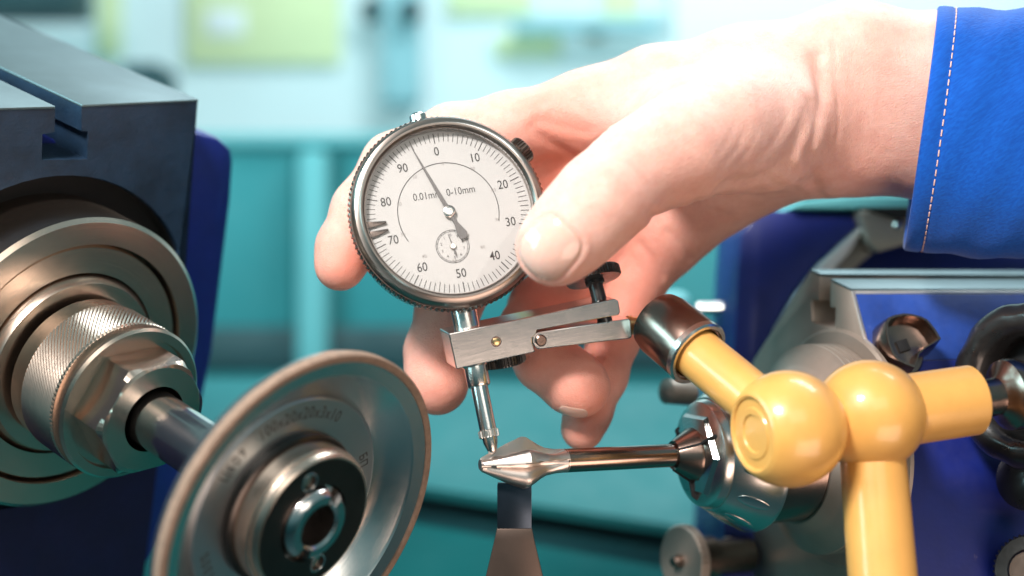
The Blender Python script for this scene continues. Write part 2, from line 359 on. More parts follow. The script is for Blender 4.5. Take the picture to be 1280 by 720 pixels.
# --- casting
F0 = Lp(130)
def fl(px, py, t=130):
    q = hit(px, py, Lp(t), n_ax) - Lp(t); return (q.dot(hX), q.dot(hup))
head = thing('left_machine_head', 'dark blue cast machine head with a slotted grey top, at the left', 'machine head', F0, hX, hup, n_ax)
TR = fl(247, 127); S1 = fl(102, 134); S0 = fl(69, 136); N1 = fl(102, 164); N0 = fl(68, 165); T1 = fl(110, 164); T2 = fl(109, 199); T3 = fl(52, 200); T4 = fl(53, 168)
RB = (TR[0], -95.0); RBR = 58.0
cut = (7.5, -RBR + 0.4)
poly = [TR, S1, N1, T1, T2, T3, T4, N0, S0, (-150, S0[1] + 1), (-150, -150)]
arc = [(RBR * math.cos(a), RBR * math.sin(a)) for a in [R(-92) - R(356) * k / 60 for k in range(61)]]
poly2 = poly + [(-4, -150)] + [(x, y) for x, y in arc] + [(4, -150), (TR[0], -150)]
bm = NB(); prism(bm, poly2, -190, 0, 0)
link('casting', bm, M['cast_face'], head, smooth=30)
# ground top lands, set proud of the casting
def land(x0, x1, y0, y1, nm='top_land'):
    bm = NB(); prism(bm, [(x0, y0 + .02), (x1, y1 + .02), (x1, y1 + 0.9), (x0, y0 + 0.9)], -190, 0.25, 0.3); link(nm, bm, M['cast_top'], head)
land(S1[0], TR[0] + 0.15, S1[1], TR[1]); land(-150, S0[0], S0[1] + 1, S0[1])
# rear blue plate with rounded corner
Q = [fl(246, 166, 148), fl(274, 173, 148), fl(289, 186, 148), fl(292, 202, 148), fl(289, 250, 148), fl(266, 440, 148), fl(225, 640, 148)]
bm = NB(); prism(bm, [(-150, Q[0][1])] + Q + [fl(150, 760, 148), (-150, -150)], -30, 0, 1.5)
link('rear_plate', bm, M['blue_paint'], head).location = Vector((0, 0, -18)) * MM
# thin plate painting the chuck's shade onto the lower casting
ya = -18.0; xa = math.sqrt(RBR ** 2 - ya ** 2); aa = math.atan2(ya, xa); rr0 = RBR + 0.1
A_ = [(TR[0] + 0.4, ya)] + [(rr0 * math.cos(t_), rr0 * math.sin(t_)) for t_ in [aa + (-math.pi - 2 * aa) * k / 48 for k in range(49)]] + [(-150, ya), (-150, -150.5), (TR[0] + 0.4, -150.5)]
bm = NB(); prism(bm, A_, 0.05, 1.2, 0.0); link('chuck_shade_plate', bm, M['chuck_shade'], head, smooth=30)
bm = NB(); lathe(bm, [(RBR - .5, -2), (RBR - .5, -8), (0, -8)], 96); link('bore_shade', bm, M['black'], head)  # black disc standing in for the shade inside the bore
# --- spindle chuck
chk = thing('spindle_chuck', 'turned steel spindle nose with knurled ring and hex nut, left', 'chuck', Lp(112), hX, hup, n_ax)
def lz(prof, nm, mat, root, seg=120, **k):
    bm = NB(); lathe(bm, prof, seg, close=True); return link(nm, bm, mat, root, **k)
lz([(41, -1), (41, 0), (48.2, 0), (49.6, -1.2), (49.6, -48), (30, -48), (30, -14), (41, -14)], 'outer_ring', M['steel_warm'], chk)
lz([(31, -3), (31, -1.5), (39.4, -1.5), (40.2, -2.5), (40.2, -12), (20, -12), (20, -9), (30, -9)], 'inner_ring', M['steel_warm'], chk)
lz([(22, -9), (22, 1.5), (28.6, 1.5), (30.4, -2), (30.6, -9)], 'face_collar', M['steel_warm'], chk)
# knurled ring: diamond knurl as real geometry
bm = NB(); segk, rows = 220, 22; zk0, zk1, rk = 10.0, 27.0, 25.0
rg = []
for j in range(rows + 1):
    z = zk0 + (zk1 - zk0) * j / rows; ring = []
    for k in range(segk):
        a = 2 * math.pi * k / segk; d = 0.28 * ((k + j) % 2) 
        edge = 0.9 if j in (0, rows) else 0
        r = rk - d - edge; ring.append(bm.verts.new((r * math.cos(a), r * math.sin(a), z)))
    rg.append(ring)
for j in range(rows):
    for k in range(segk): bm.faces.new((rg[j][k], rg[j][(k + 1) % segk], rg[j + 1][(k + 1) % segk], rg[j + 1][k]))
bmesh.ops.recalc_face_normals(bm, faces=bm.faces)
link('knurled_ring', bm, M['steel_warm'], chk, smooth=None)
lz([(12, 4), (24.2, 4), (24.2, 10), (20, 12), (20, 26.8), (24.4, 26.8), (24.8, 27.6), (24.8, 31.2), (24, 32), (21.4, 32), (21.0, 30.4), (12, 30.4)], 'ring_body', M['steel_warm'], chk)
# hex nut
bm = NB(); seg = 96; zz = [30.4, 31.4, 41.4, 43.0, 43.3]
rr = []
for zi, z in enumerate(zz):
    ring = []
    for k in range(seg):
        a = 2 * math.pi * k / seg + R(12); am = (a % R(60)) - R(30); rh = 17.0 / math.cos(am)
        if zi >= 3: rh = min(rh, 18.0 if zi == 3 else 16.7)
        ring.append(bm.verts.new((rh * math.cos(a), rh * math.sin(a), z)))
    rr.append(ring)
rr.append([bm.verts.new((10.6 * math.cos(2 * math.pi * k / seg + R(12)), 10.6 * math.sin(2 * math.pi * k / seg + R(12)), 43.4)) for k in range(seg)])
rr.append([bm.verts.new((10.2 * math.cos(2 * math.pi * k / seg + R(12)), 10.2 * math.sin(2 * math.pi * k / seg + R(12)), 34)) for k in range(seg)])
for j in range(len(rr) - 1):
    for k in range(seg): bm.faces.new((rr[j][k], rr[j][(k + 1) % seg], rr[j + 1][(k + 1) % seg], rr[j + 1][k]))
bmesh.ops.recalc_face_normals(bm, faces=bm.faces); link('hex_nut', bm, M['steel_warm'], chk, smooth=12)
# --- grinding wheel with its arbor
whl = thing('grinding_wheel', 'steel cup grinding wheel with brown rim and size marking, on the arbor', 'grinding wheel', Cw, hX, hup, n_ax); whl.scale = (0.972,) * 3
lz([(0.01, -84), (8.9, -84), (9.1, -83), (9.1, -14), (0.01, -14)], 'arbor', M['steel_turned'], whl, 64)
lz([(47.5, -1.7), (47.5, 0.9), (48.0, 1.2), (49.5, 1.2), (50, 0.7), (50, -1.7)], 'abrasive_rim', M['abrasive'], whl, 160)
lz([(33.6, -8.0), (42.6, -1.0), (43.2, -0.2), (47.4, 0.6), (47.4, -1.8), (49.8, -1.8), (49.2, -4), (44, -8), (36, -13), (12, -14), (12, -8.6), (33.4, -8.6)], 'dish', M['wheel_alu'], whl, 160)
lz([(12, -8.5), (12, -7.4), (33.0, -7.4), (33.5, -7.8), (33.5, -8.5)], 'centre_disc', M['wheel_disc'], whl, 160)
lz([(17.6, -7.6), (23.2, -7.6), (23.2, -5.4), (22.6, -4.9), (21.4, -4.7), (17.6, -4.7)], 'hub_step', M['black_steel'], whl)
lz([(11.8, 3.0), (19.7, 3.0), (19.7, 3.9), (20.2, 4.0), (21.0, 3.0), (21.4, 2.0), (21.2, 1.4), (21.7, 0.8), (21.7, -4.6), (11.8, -4.6)], 'hub_flange', M['steel_warm'], whl)
# black face plate with two pin holes
def plate_holes(bm, ro, ri, z0, z1, holes, seg=96):
    import itertools
    bo = bm
    lathe(bo, [(ri, z0), (ri, z1), (ro, z1), (ro, z0)], seg, close=True)
bm = NB()
from mathutils.geometry import delaunay_2d_cdt
def disc_with_holes(bm, ro, ri, z0, z1, holes, seg=96):
    pts, edges = [], []
    def loop(cx, cy, r, n):
        s = len(pts)
        for k in range(n): pts.append(Vector((cx + r * math.cos(2 * math.pi * k / n), cy + r * math.sin(2 * math.pi * k / n))))
        for k in range(n): edges.append((s + k, s + (k + 1) % n))
        return [s + k for k in range(n)]
    loops = [loop(0, 0, ro, seg), loop(0, 0, ri, seg)] + [loop(x, y, r, 28) for x, y, r in holes]
    vs, es, fs, *_ = delaunay_2d_cdt(pts, edges, [], 0, 1e-5)
    top = [bm.verts.new((v.x, v.y, z1)) for v in vs]; bot = {}
    for f in fs:
        c = sum((vs[i] for i in f), Vector((0, 0))) / len(f)
        if c.length > ro or c.length < ri or any((c - Vector((x, y))).length < r for x, y, r in holes): continue
        bm.faces.new([top[i] for i in f])
    for lp in loops:
        b = [bm.verts.new((pts[i].x, pts[i].y, z0)) for i in lp]
        for k in range(len(lp)): bm.faces.new((top[lp[k]], top[lp[(k + 1) % len(lp)]], b[(k + 1) % len(lp)], b[k]))
    for v in [v for v in bm.verts if not v.link_faces]: bm.verts.remove(v)
    bmesh.ops.recalc_face_normals(bm, faces=bm.faces)
def dirpt(px, py, z=3.5):
    q = hit(px, py, Cw + n_ax * z, n_ax) - Cw; return (q.dot(hX), q.dot(hup))
hc = dirpt(380, 647); H1 = dirpt(385, 586); H2 = dirpt(371, 703)
H1 = (H1[0], H1[1]); l1 = math.hypot(*H1); H1 = (H1[0] / l1 * 14.6, H1[1] / l1 * 14.6); H2 = (-H1[0], -H1[1])
disc_with_holes(bm, 19.6, 11.8, 2.0, 3.9, [(H1[0], H1[1], 2.3), (H2[0], H2[1], 2.3)])
link('face_plate', bm, M['black_steel'], whl, smooth=30)
for h_ in (H1, H2):
    bm = NB(); lathe(bm, [(2.28, 3.95), (2.9, 3.95), (2.75, 4.1), (2.35, 4.05)], 32, close=True, M4=Matrix.Translation((h_[0], h_[1], 0))); link('hole_rim', bm, M['steel_turned'], whl)
    bm = NB(); lathe(bm, [(2.6, 1.0), (0, 1.0)], 24, M4=Matrix.Translation((h_[0], h_[1], 0))); link('hole_floor', bm, M['black'], whl)
# slotted centre nut
bm = NB(); prof = [(6.2, -10), (6.2, 5.6), (7.0, 6.4), (9.4, 6.4), (10.6, 5.2), (11.2, 3.2), (11.2, -10)]
seg = 96; rings = []
na = math.atan2(H1[1], H1[0]) - R(48)
for r, z in prof:
    ring = []
    for k in range(seg):
        a = 2 * math.pi * k / seg; da = min(abs((a - na + math.pi) % (2 * math.pi) - math.pi), abs((a - na) % (2 * math.pi) - math.pi))
        zz_ = z; r_ = r
        if da < R(13) and z > 0 and r > 8: zz_ = min(z, 2.0 if r > 8 else z)
        ring.append(bm.verts.new((r_ * math.cos(a), r_ * math.sin(a), zz_)))
    rings.append(ring)
for j in range(len(prof)):
    A, Bq = rings[j], rings[(j + 1) % len(prof)]
    for k in range(seg): bm.faces.new((A[k], A[(k + 1) % seg], Bq[(k + 1) % seg], Bq[k]))
bmesh.ops.recalc_face_normals(bm, faces=bm.faces); link('centre_nut', bm, M['steel_turned'], whl, smooth=40)
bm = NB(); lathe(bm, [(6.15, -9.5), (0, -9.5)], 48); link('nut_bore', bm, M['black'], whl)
# markings round the disc, each character its own flat print
def ringtext(s, r, a0, step, size, z, root, mat, flip=False, name='size_marking'):
    bms = None
    for i, ch in enumerate(s):
        a = a0 - step * i
        p = (r * math.cos(a), r * math.sin(a), z)
        text(name, ch, size, mat, root, Matrix.Translation(p) @ Matrix.Rotation(a - R(90), 4, 'Z'), 0.03, sx=0.8)
a_top = math.atan2(*reversed(dirpt(316, 512, -7)))
a_end = math.atan2(*reversed(dirpt(428, 512, -7)))
st = (a_top - a_end) / 13
ringtext('100x20x20x3x10', 29.0, a_top, st, 5.2, -7.37, whl, M['mark'])
ringtext('Ц609', 29.2, a_top + st * 6.6, st * 1.15, 5.0, -7.37, whl, M['mark'])
ringtext('БП', 29.2, a_end - R(42), st * 1.1, 4.4, -7.37, whl, M['mark'])
ringtext('100%', 29.2, a_top + R(92), st * 1.1, 4.4, -7.37, whl, M['mark'])
M['needle'] = metal('grey needle', (0.16, 0.15, 0.15), 0.4, 0.1)
# ================================================================ dial indicator
nd = Vector((0.20, -0.955, 0.20)).normalized()
dX, dY, dZ = frame(nd, (-0.2, 0.16, 0.96))
Dc = V(563, 262, 427)
dial = thing('dial_indicator', 'round dial gauge with white face and knurled rim, held in the hand', 'dial gauge', Dc, dX, dY, dZ)
lz([(25.7, -0.6), (25.9, 0.2), (26.5, 0.9), (27.1, 1.0), (27.6, 0.6), (28.7, 0.3), (29.5, -0.9), (29.6, -2.3), (26.9, -2.3), (25.7, -2.3)], 'bezel_ring', M['bezel'], dial, 160)
bm = NB(); knurled(bm, 30.4, 3.6, 112, 0.6, 0.5, Matrix.Translation((0, 0, -6.0)), hole=26); link('knurled_rim', bm, M['knurl_dark'], dial, smooth=None)
lz([(0.01, -6.2), (28.2, -6.2), (28.4, -8), (28.0, -17), (26.6, -19.5), (0.01, -19.5)], 'case', M['steel'], dial, 128)
lz([(0.01, -4.2), (0.01, -3.2), (26.2, -3.2), (26.2, -4.2)], 'dial_face', M['white_dial'], dial, 128)
lz([(25.6, -3.1), (25.6, -0.7), (25.85, -0.7), (26.4, -3.1)], 'inner_wall', M['bezel'], dial, 128)
zf = -3.14
def tick(bm, a, r0, r1, w, z):
    m = rotz(a); box(bm, r0, r1, -w / 2, w / 2, z - 0.03, z + 0.02, 0, m)
bm = NB()
for i in range(100):
    a = R(90) - 2 * math.pi * i / 100; tick(bm, a, 22.3 if i % 5 else 21.8, 24.9, 0.2 if i % 10 else 0.3, zf)
link('scale_marks', bm, M['ink'], dial, smooth=None)
bm = NB()
for k in range(120):
    a0 = 2 * math.pi * k / 120
    if 205 < math.degrees(a0) < 340 : continue
    vs = [(r * math.cos(a), r * math.sin(a)) for r, a in ((15.4, a0), (15.65, a0), (15.65, a0 + R(3)), (15.4, a0 + R(3)))]
    bm.faces.new([bm.verts.new((x, y, zf)) for x, y in vs])
link('inner_arc', bm, M['ink'], dial, smooth=None)
for i in range(10):
    a = R(90) - 2 * math.pi * i / 10; r = 19.2
    text('numeral', str(i * 10), 3.9, M['ink'], dial, Matrix.Translation((r * math.cos(a), r * math.sin(a), zf)), 0.02, sx=0.85, font_w=0.02)
    b_ = (10 - i) * 10 % 100
    text('small_numeral', str(b_), 1.5, M['ink_pale'], dial, Matrix.Translation((15.9 * math.cos(a + .02) * 1.0, 14.4 * math.sin(a + .02), zf)) if False else Matrix.Translation((16.5 * math.cos(a - R(4)) - 1.0 * math.cos(a), 15.2 * math.sin(a), zf)), 0.02)
text('range_marking', '0.01mm  0-10mm', 3.3, M['ink'], dial, Matrix.Translation((-0.2, 6.0, zf)), 0.02, sx=0.82)
# sub dial
sd = Vector((-0.9, -10.6, 0)) 
lz([(5.0, zf + .0), (5.16, zf + .0), (5.16, zf + .05), (5.0, zf + .05)], 'sub_ring', M['ink'], dial, 64).location = sd * MM
lz([(4.55, zf), (4.65, zf), (4.65, zf + .05), (4.55, zf + .05)], 'sub_ring', M['ink'], dial, 64).location = sd * MM
bm = NB()
for i in range(20): box(bm, 4.6, 5.1, -.05, .05, zf - .02, zf + .03, 0, Matrix.Translation(sd) @ rotz(2 * math.pi * i / 20))
link('sub_scale', bm, M['ink'], dial, smooth=None)
for i in range(10):
    a = R(90) + 2 * math.pi * i / 10
    text('small_numeral', str(i), 1.25, M['ink'], dial, Matrix.Translation((sd.x + 3.5 * math.cos(a), sd.y + 3.5 * math.sin(a), zf)), 0.02)
def needle(ang, l, tail, w, zz_, c, root, nm, big=True):
    bm = NB(); d = []
    if big: pol = [(l, 0.10), (0, w), (-2.2, w * .95), (-4, w * .8), (-tail + 2, w * 1.9), (-tail, w * 1.6), (-tail - .2, -w * 1.1), (-tail + 1.2, -w * 2.2), (-4, -w * .8), (-2.2, -w * .95), (0, -w), (l, -0.10)]
    else: pol = [(l, 0.08), (0, w), (-1.5, w), (-2.2, w * 2), (-tail, 0.1), (-2.2, -w * 2), (-1.5, -w), (0, -w), (l, -0.08)]
    prism(bm, pol, zz_, zz_ + 0.18, 0, Matrix.Translation(c) @ rotz(ang)); o = link(nm, bm, M['needle'], root, smooth=None)
    b2 = NB(); r = 1.9 if big else 0.95
    lathe(b2, [(0.01, zf), (r * .6, zf), (r * .6, zz_), (r, zz_), (r, zz_ + .35), (r * .8, zz_ + .6), (r * .35, zz_ + .6), (r * .3, zz_ + .3), (0, zz_ + .3)], 40, M4=Matrix.Translation(c)); link('needle_hub', b2, M['steel'], o)
pt = (hit(513, 182, Dc - dZ * 2.2, dZ) - Dc); an = math.atan2(pt.dot(dY), pt.dot(dX))
needle(an, math.hypot(pt.dot(dY), pt.dot(dX)), 9.2, 0.75, -2.2, Vector((0, 0, 0)), dial, 'needle')
needle(R(100), 3.9, 3.6, 0.2, -2.9, sd, dial, 'small_needle', False)
for py in (280, 292):
    q = hit(470, py, Dc - dZ * 2.6, dZ) - Dc; a = math.atan2(q.dot(dY), q.dot(dX))
    bm = NB(); prism(bm, [(19.4, 0.35), (25.4, 1.1), (25.4, -1.1), (19.4, -0.35)], -2.7, -2.4, 0.05, rotz(a)); link('tolerance_marker', bm, M['knurl_dark'], dial)
lz([(0.01, -0.9), (25.6, -0.9), (25.6, -0.2), (0.01, -0.2)], 'glass', M['glass'], dial, 96)
# crown knob at upper right, cap on top
q = hit(657, 186, Dc - dZ * 9, dZ) - Dc; ca = math.atan2(q.dot(dY), q.dot(dX)); cd = Vector((math.cos(ca), math.sin(ca), 0))
bm = NB(); knurled(bm, 4.4, 3.2, 26, 0.5, 0.5, along(cd * 29.2 + Vector((0, 0, -4.2)), cd)); link('locking_knob', bm, M['knurl_dark'], dial, smooth=None)
bm = NB(); lathe(bm, [(0, 27), (2.2, 27), (2.2, 29.6), (2.7, 29.8), (2.7, 32.6), (2.1, 33.2), (0, 33.2)], 40, M4=along((-2.6, 0, -7.5), (0, 1, 0))); link('top_cap', bm, M['steel'], dial)
# stem and plunger, along -Y
def dn(prof, nm, mat, seg=48, x=0.0, root=None, zz_=-10, **k):
    bm = NB(); lathe(bm, [(r, -y) for r, y in prof], seg, close=False, M4=along((x, 0, zz_), (0, -1, 0)) ) if False else lathe(bm, [(r, y) for r, y in prof], seg, M4=along((x, 0, zz_), (0, -1, 0)))
    return link(nm, bm, mat, root or dial, **k)
dn([(0, 26), (4, 26), (4, 46.2), (3.9, 46.6), (3.5, 47.0), (3.5, 52.4), (3.1, 53.0), (0, 53.0)], 'stem', M['steel'])
pl = dn([(0, 51), (2.55, 51), (2.55, 66.2), (0, 66.2)], 'plunger', M['steel_satin'])
bm = NB(); knurled(bm, 3.1, 2.4, 20, 0.35, 0.3, along((0, -66.2, -10), (0, -1, 0))); link('contact_ring', bm, M['steel'], pl, smooth=None)
dn([(0, 68.4), (2.3, 68.4), (2.15, 70.2), (1.45, 72.4), (1.25, 73.0), (0.5, 73.6), (0, 73.7)], 'contact_tip', M['steel'], root=pl)

# ================================================================ steel swivel clamp
_cr = Matrix.Rotation(R(2.0), 3, 'Z') @ Matrix.Rotation(R(17.0), 3, 'X'); _cb = Matrix((dX, dY, dZ)).transposed() @ _cr; _F = Matrix((dX, dY, dZ)).transposed(); _co = Dc + dY * 6.2 - dX * 1.0 + _F @ Vector((0, -46, -10)) - _cb @ Vector((0, -46, -10))
clamp = thing('swivel_clamp', 'bright steel split clamp bar gripping the gauge stem', 'clamp', _co, _cb.col[0], _cb.col[1], _cb.col[2])
def boxp(nm, mat, root, x0, x1, y0, y1, z0, z1, bev=0.35, ang=0, piv=(0, 0, 0), **k):
    bm = NB(); box(bm, x0, x1, y0, y1, z0, z1, bev, Matrix.Translation(piv) @ Matrix.Rotation(ang, 4, 'Z') @ Matrix.Translation(-Vector(piv))); return link(nm, bm, mat, root, **k)
bm = NB()   # main bar with a step where the lower arm hinges
prism(bm, [(-6.4, -40.5), (46.4, -40.5), (47.4, -41.3), (47.4, -44.9), (46.6, -45.7), (20.5, -45.0), (20.0, -46.2), (18.6, -47.0), (18.3, -48.6), (18.8, -51.4), (-6.0, -51.4)], -16.4, -3.4, 0.3)
link('clamp_bar', bm, M['steel_satin'], clamp, smooth=12)
PV = (21.2, -48.4, 0)
bm = NB(); n_ = 14
pol = [(21.2 + 2.7 * math.cos(a), -48.4 + 2.7 * math.sin(a)) for a in [R(90) + R(180) * k / n_ for k in range(n_ + 1)]] + [(49.8, -51.6), (50.4, -51.0), (50.4, -46.0), (49.8, -45.4)]
prism(bm, pol, -15.4, -4.0, 0.35, Matrix.Translation(PV) @ Matrix.Rotation(R(-4.2), 4, 'Z') @ Matrix.Translation(-Vector(PV)))
arm = link('hinged_arm', bm, M['steel_satin'], clamp, smooth=15)
bm = NB(); lathe(bm, [(0, -5), (1.8, -5), (1.8, -3.5), (1.4, -3.2), (0.5, -3.2), (0.45, -3.5), (0, -3.5)], 32, M4=Matrix.Translation(PV)); link('pivot_pin', bm, M['dark_steel'], clamp)
bm = NB(); lathe(bm, [(0, -3.6), (1.15, -3.6), (1.15, -3.15), (1.0, -3.05), (0, -3.05)], 32, M4=Matrix.Translation((7.4, -45.8, 0))); link('dowel_pin', bm, M['brass'], clamp)
bm = NB(); lathe(bm, [(1.2, -3.38), (1.6, -3.38), (1.6, -3.3), (1.2, -3.3)], 32, close=True, M4=Matrix.Translation((7.4, -45.8, 0))); link('pin_recess', bm, M['dark_steel'], clamp)
tilt = (0.02, 1, -0.40)
ts = along((43.2, -39.6, -9.6), tilt)
bm = NB(); lathe(bm, [(0, -9.5), (2.3, -9.5), (2.3, 3.5), (3.0, 3.9), (3.0, 5.2), (0, 5.2)], 32, M4=ts); scr = link('thumb_screw', bm, M['black_gloss'], clamp)
bm = NB(); knurled(bm, 8.7, 3.4, 52, 0.5, 0.5, ts @ Matrix.Translation((0, 0, 5.0))); link('knurled_head', bm, M['black_gloss'], scr, smooth=None)
bm = NB(); knurled(bm, 7.6, 3.8, 44, 0.4, 0.5, along((10.8, -51.4, -15.0), (0, -1, 0))); link('lower_knob', bm, M['black_gloss'], clamp, smooth=None)
bm = NB(); lathe(bm, [(0, 0), (2.6, 0), (2.6, 0.8), (3.0, 1.0), (3.0, 2.0), (2.4, 2.2), (2.4, 5), (0, 5)], 32, M4=along(Vector(PV) + Matrix.Rotation(R(-4.2), 3, 'Z') @ Vector((29.2, 0.1, -9.8)), (1, -0.11, 0))); link('neck', bm, M['brass'], clamp)

# ================================================================ yellow stand
b1 = V(985, 536, 398); b2 = V(1087, 519, 407); mo = V(872, 442, 424); so = V(826, 388, 436)
stand = thing('yellow_holder', 'cream yellow jointed holder with two ball joints and a post', 'stand', V(1108, 760, 396))
SO = V(1108, 760, 396)
def st_(prof, p, d, nm, mat, seg=72, hint=(0, 0, 1), root=stand, **k):
    bm = NB(); lathe(bm, prof, seg, M4=along(Vector(p) - SO, d, hint)); return link(nm, bm, mat, root, **k)
rd = (b1 - mo).normalized(); L = (b1 - mo).length
st_([(0, -6), (7.7, -6), (7.7, L - 8), (0, L - 8)], mo, rd, 'upper_rod', M['yellow'])
sockl = 15.5
st_([(0, -sockl - 6), (6, -sockl - 6), (9.4, -sockl - 3.6), (10.2, -sockl), (10.4, -1), (10.0, 0.2), (9.2, 0.4), (8.2, 0.0), (7.9, -3), (0, -3)], mo, rd, 'socket', M['dark_steel'])
bm_rim = [(8.6, -0.2), (9.0, 0.7), (10.0, 0.8), (10.55, 0.2), (10.55, -1.6), (9.0, -1.6)]
bm = NB(); lathe(bm, bm_rim, 72, close=True, M4=along(mo - SO, rd)); link('socket_rim', bm, M['steel'], stand)
def ballprof(r, z0, z1=None, lip=0):
    a0 = math.asin(max(-1, min(1, z0 / r))); a1 = math.pi / 2 if z1 is None else math.asin(z1 / r)
    return [(r * math.cos(a0 + (a1 - a0) * k / 30), r * math.sin(a0 + (a1 - a0) * k / 30)) for k in range(31)]
# ball joint one: flat recessed end facing left
e_ = Vector((-0.90, -0.38, -0.08)).normalized(); rb = 16.4; zc = 11.6
pf = [(rb * math.cos(a), rb * math.sin(a)) for a in [R(-90) + (math.asin(zc / rb) + R(90)) * k / 40 for k in range(41)]]
rc = pf[-1][0]
pf = [(max(r, 1e-7), z) for r, z in pf] + [(rc - 0.9, zc + 0.4), (rc - 1.5, zc + 0.1), (rc - 1.8, zc - 0.5), (7.4, zc - 0.5), (7.1, zc - 0.1), (5.4, zc - 0.1), (5.1, zc - 0.6), (0, zc - 0.6)]
st_(pf, b1, e_, 'ball_joint', M['yellow'], 96)
rb2 = 15.9
pf2 = [(max(rb2 * math.cos(a), 1e-7), rb2 * math.sin(a)) for a in [R(-90) + R(180) * k / 48 for k in range(49)]]
st_(pf2, b2, (0, 0, 1), 'ball_joint', M['yellow'], 96)
sb = V(1216, 500, 416); sdr = (sb - b2).normalized(); LS = (sb - b2).length
st_([(0, 4), (10.3, 4), (10.3, LS - 0.6), (9.7, LS), (8.8, LS + 0.2), (0, LS + 0.2)], b2, sdr, 'side_sleeve', M['yellow'])
st_([(0, 2), (9.2, 2), (9.4, 12), (9.9, 90), (0, 90)], b2 + Vector((0.6, 0, -8)), (V(1110, 800, 392) - b2).normalized(), 'post', M['yellow'])
st_([(0, LS - 2), (5.6, LS - 2), (5.6, LS + 8), (6.8, LS + 9), (8.2, LS + 9.6), (10.4, LS + 11), (10.8, LS + 13), (10.0, LS + 16), (0, LS + 16)], b2, sdr, 'spindle', M['dark_steel'])
# connecting finger from the clamp neck into the socket side
# ================================================================ milling cutter and rest
av = Vector((0.93, 0.3676, 0.0)).normalized()
M0 = V(600, 581, 425)
cX, cY, cZ = frame(av, (0, 0, 1))
mill = thing('milling_cutter', 'double-angle milling cutter on a straw-coloured shank', 'milling cutter', M0, cX, cY, cZ)
bm = NB(); seg = 112; prof = [(0, 1.6), (0.5, 2.2), (3, 3.4), (6, 4.8), (9, 6.2), (12, 7.3), (13.6, 7.9), (15, 7.7), (17, 6.6), (19, 5.3), (21.0, 4.3), (24, 3.75), (26, 3.66), (28, 3.64)]
Z_ = []; 
for i in range(len(prof) - 1):
    (z0_, r0_), (z1_, r1_) = prof[i], prof[i + 1]
    for t_ in (0, .5): Z_.append((z0_ + (z1_ - z0_) * t_, r0_ + (r1_ - r0_) * t_))
Z_.append(prof[-1]); rings = []
for z, r in Z_:
    ring = []; fade = 1 if z < 21 else max(0, 1 - (z - 21) / 7)
    for k in range(seg):
        a = 2 * math.pi * k / seg; ph = 1 - ((a - R(5) + z * 0.012) % (math.pi / 2)) / (math.pi / 2)     # 4 flutes
        if ph < 0.30: f = 1 - 0.05 * ph / 0.30
        elif ph < 0.42: f = 0.95 - 0.10 * (ph - 0.30) / 0.12
        elif ph < 0.74: f = 0.85 - 0.42 * (ph - 0.42) / 0.32
        elif ph < 0.95: f = 0.43
        else: f = 0.43 + 0.57 * (ph - 0.95) / 0.05
        ff = f * fade + (1 - fade); rr_ = max(r * ff, min(r, 1.6 if z < 4 else 2.4)) if fade > 0 else r
        ring.append(bm.verts.new((rr_ * math.cos(a), rr_ * math.sin(a), z)))
    rings.append(ring)
for j in range(len(rings) - 1):
    for k in range(seg): bm.faces.new((rings[j][k], rings[j][(k + 1) % seg], rings[j + 1][(k + 1) % seg], rings[j + 1][k]))
bm.faces.new(rings[0]); bmesh.ops.recalc_face_normals(bm, faces=bm.faces)
link('cutting_head', bm, M['carbide'], mill, smooth=16)
lz([(0.01, 27.5), (3.62, 27.5), (3.62, 80), (0.01, 80)], 'shank', M['shank'], mill, 48)
ro = V(643, 608, 432)
rest = thing('tool_rest', 'flared flat steel tooth rest with a blued tip under the cutter', 'tool rest', ro + Vector((0, 0, -60)))
bm = NB(); prism(bm, [(-5.2, 60.4), (-5.0, 61.2), (5.0, 61.2), (5.2, 60.4), (5.2, 47.4), (-5.2, 47.4)], -1.3, 1.3, 0.15, Matrix.Rotation(R(90), 4, 'X') @ Matrix.Rotation(R(0), 4, 'Y')); link('blued_tip', bm, M['rest_blue'], rest)
bm = NB(); prism(bm, [(-5.3, 47.4), (5.3, 47.4), (6.0, 44.0), (8.6, 33), (13, 8), (13, 0), (-13, 0), (-13, 8), (-8.6, 33), (-6.0, 44.0)], -1.5, 1.5, 0.2, Matrix.Rotation(R(90), 4, 'X')); link('flared_blade', bm, M['rest_brown'], rest)
# ================================================================ right spindle: collet chuck
ck = thing('collet_chuck', 'collet chuck with teal-reflecting conical nut holding the cutter', 'chuck', M0, cX, cY, cZ)
lz([(3.7, 65.4), (4.6, 65.0), (8.2, 70.8), (8.8, 72.5), (8.8, 78), (3.7, 78)], 'collet', M['dark_steel'], ck, 72)
lz([(9.0, 71.6), (13.2, 72.0), (14.4, 73.4), (14.6, 77), (9.0, 77)], 'collet_plate', M['steel_turned'], ck, 6, smooth=20)
for i in range(3):      # black fins painting the shade of saw slots between the collet jaws
    bm = NB(); prism(bm, [(4.2, 65.0), (4.9, 64.9), (8.6, 70.7), (13.3, 71.75), (14.6, 73.3), (14.7, 75), (4.2, 75)], -0.3, 0.3, 0, rotz(R(150 + 60 * i * 2)) @ Matrix.Rotation(R(90), 4, 'X')); link('jaw_slot_shade', bm, M['black'], ck, smooth=None)
lz([(3.7, 72.8), (14.6, 73.4), (16.6, 74.4), (17.4, 76), (17.4, 79.5), (9, 79.5)], 'front_ring', M['steel'], ck, 96)
lz([(9, 77), (18.0, 77), (18.8, 78.2), (25.7, 90.2), (25.6, 92), (9, 92)], 'cone_nut', M['steel'], ck, 128)
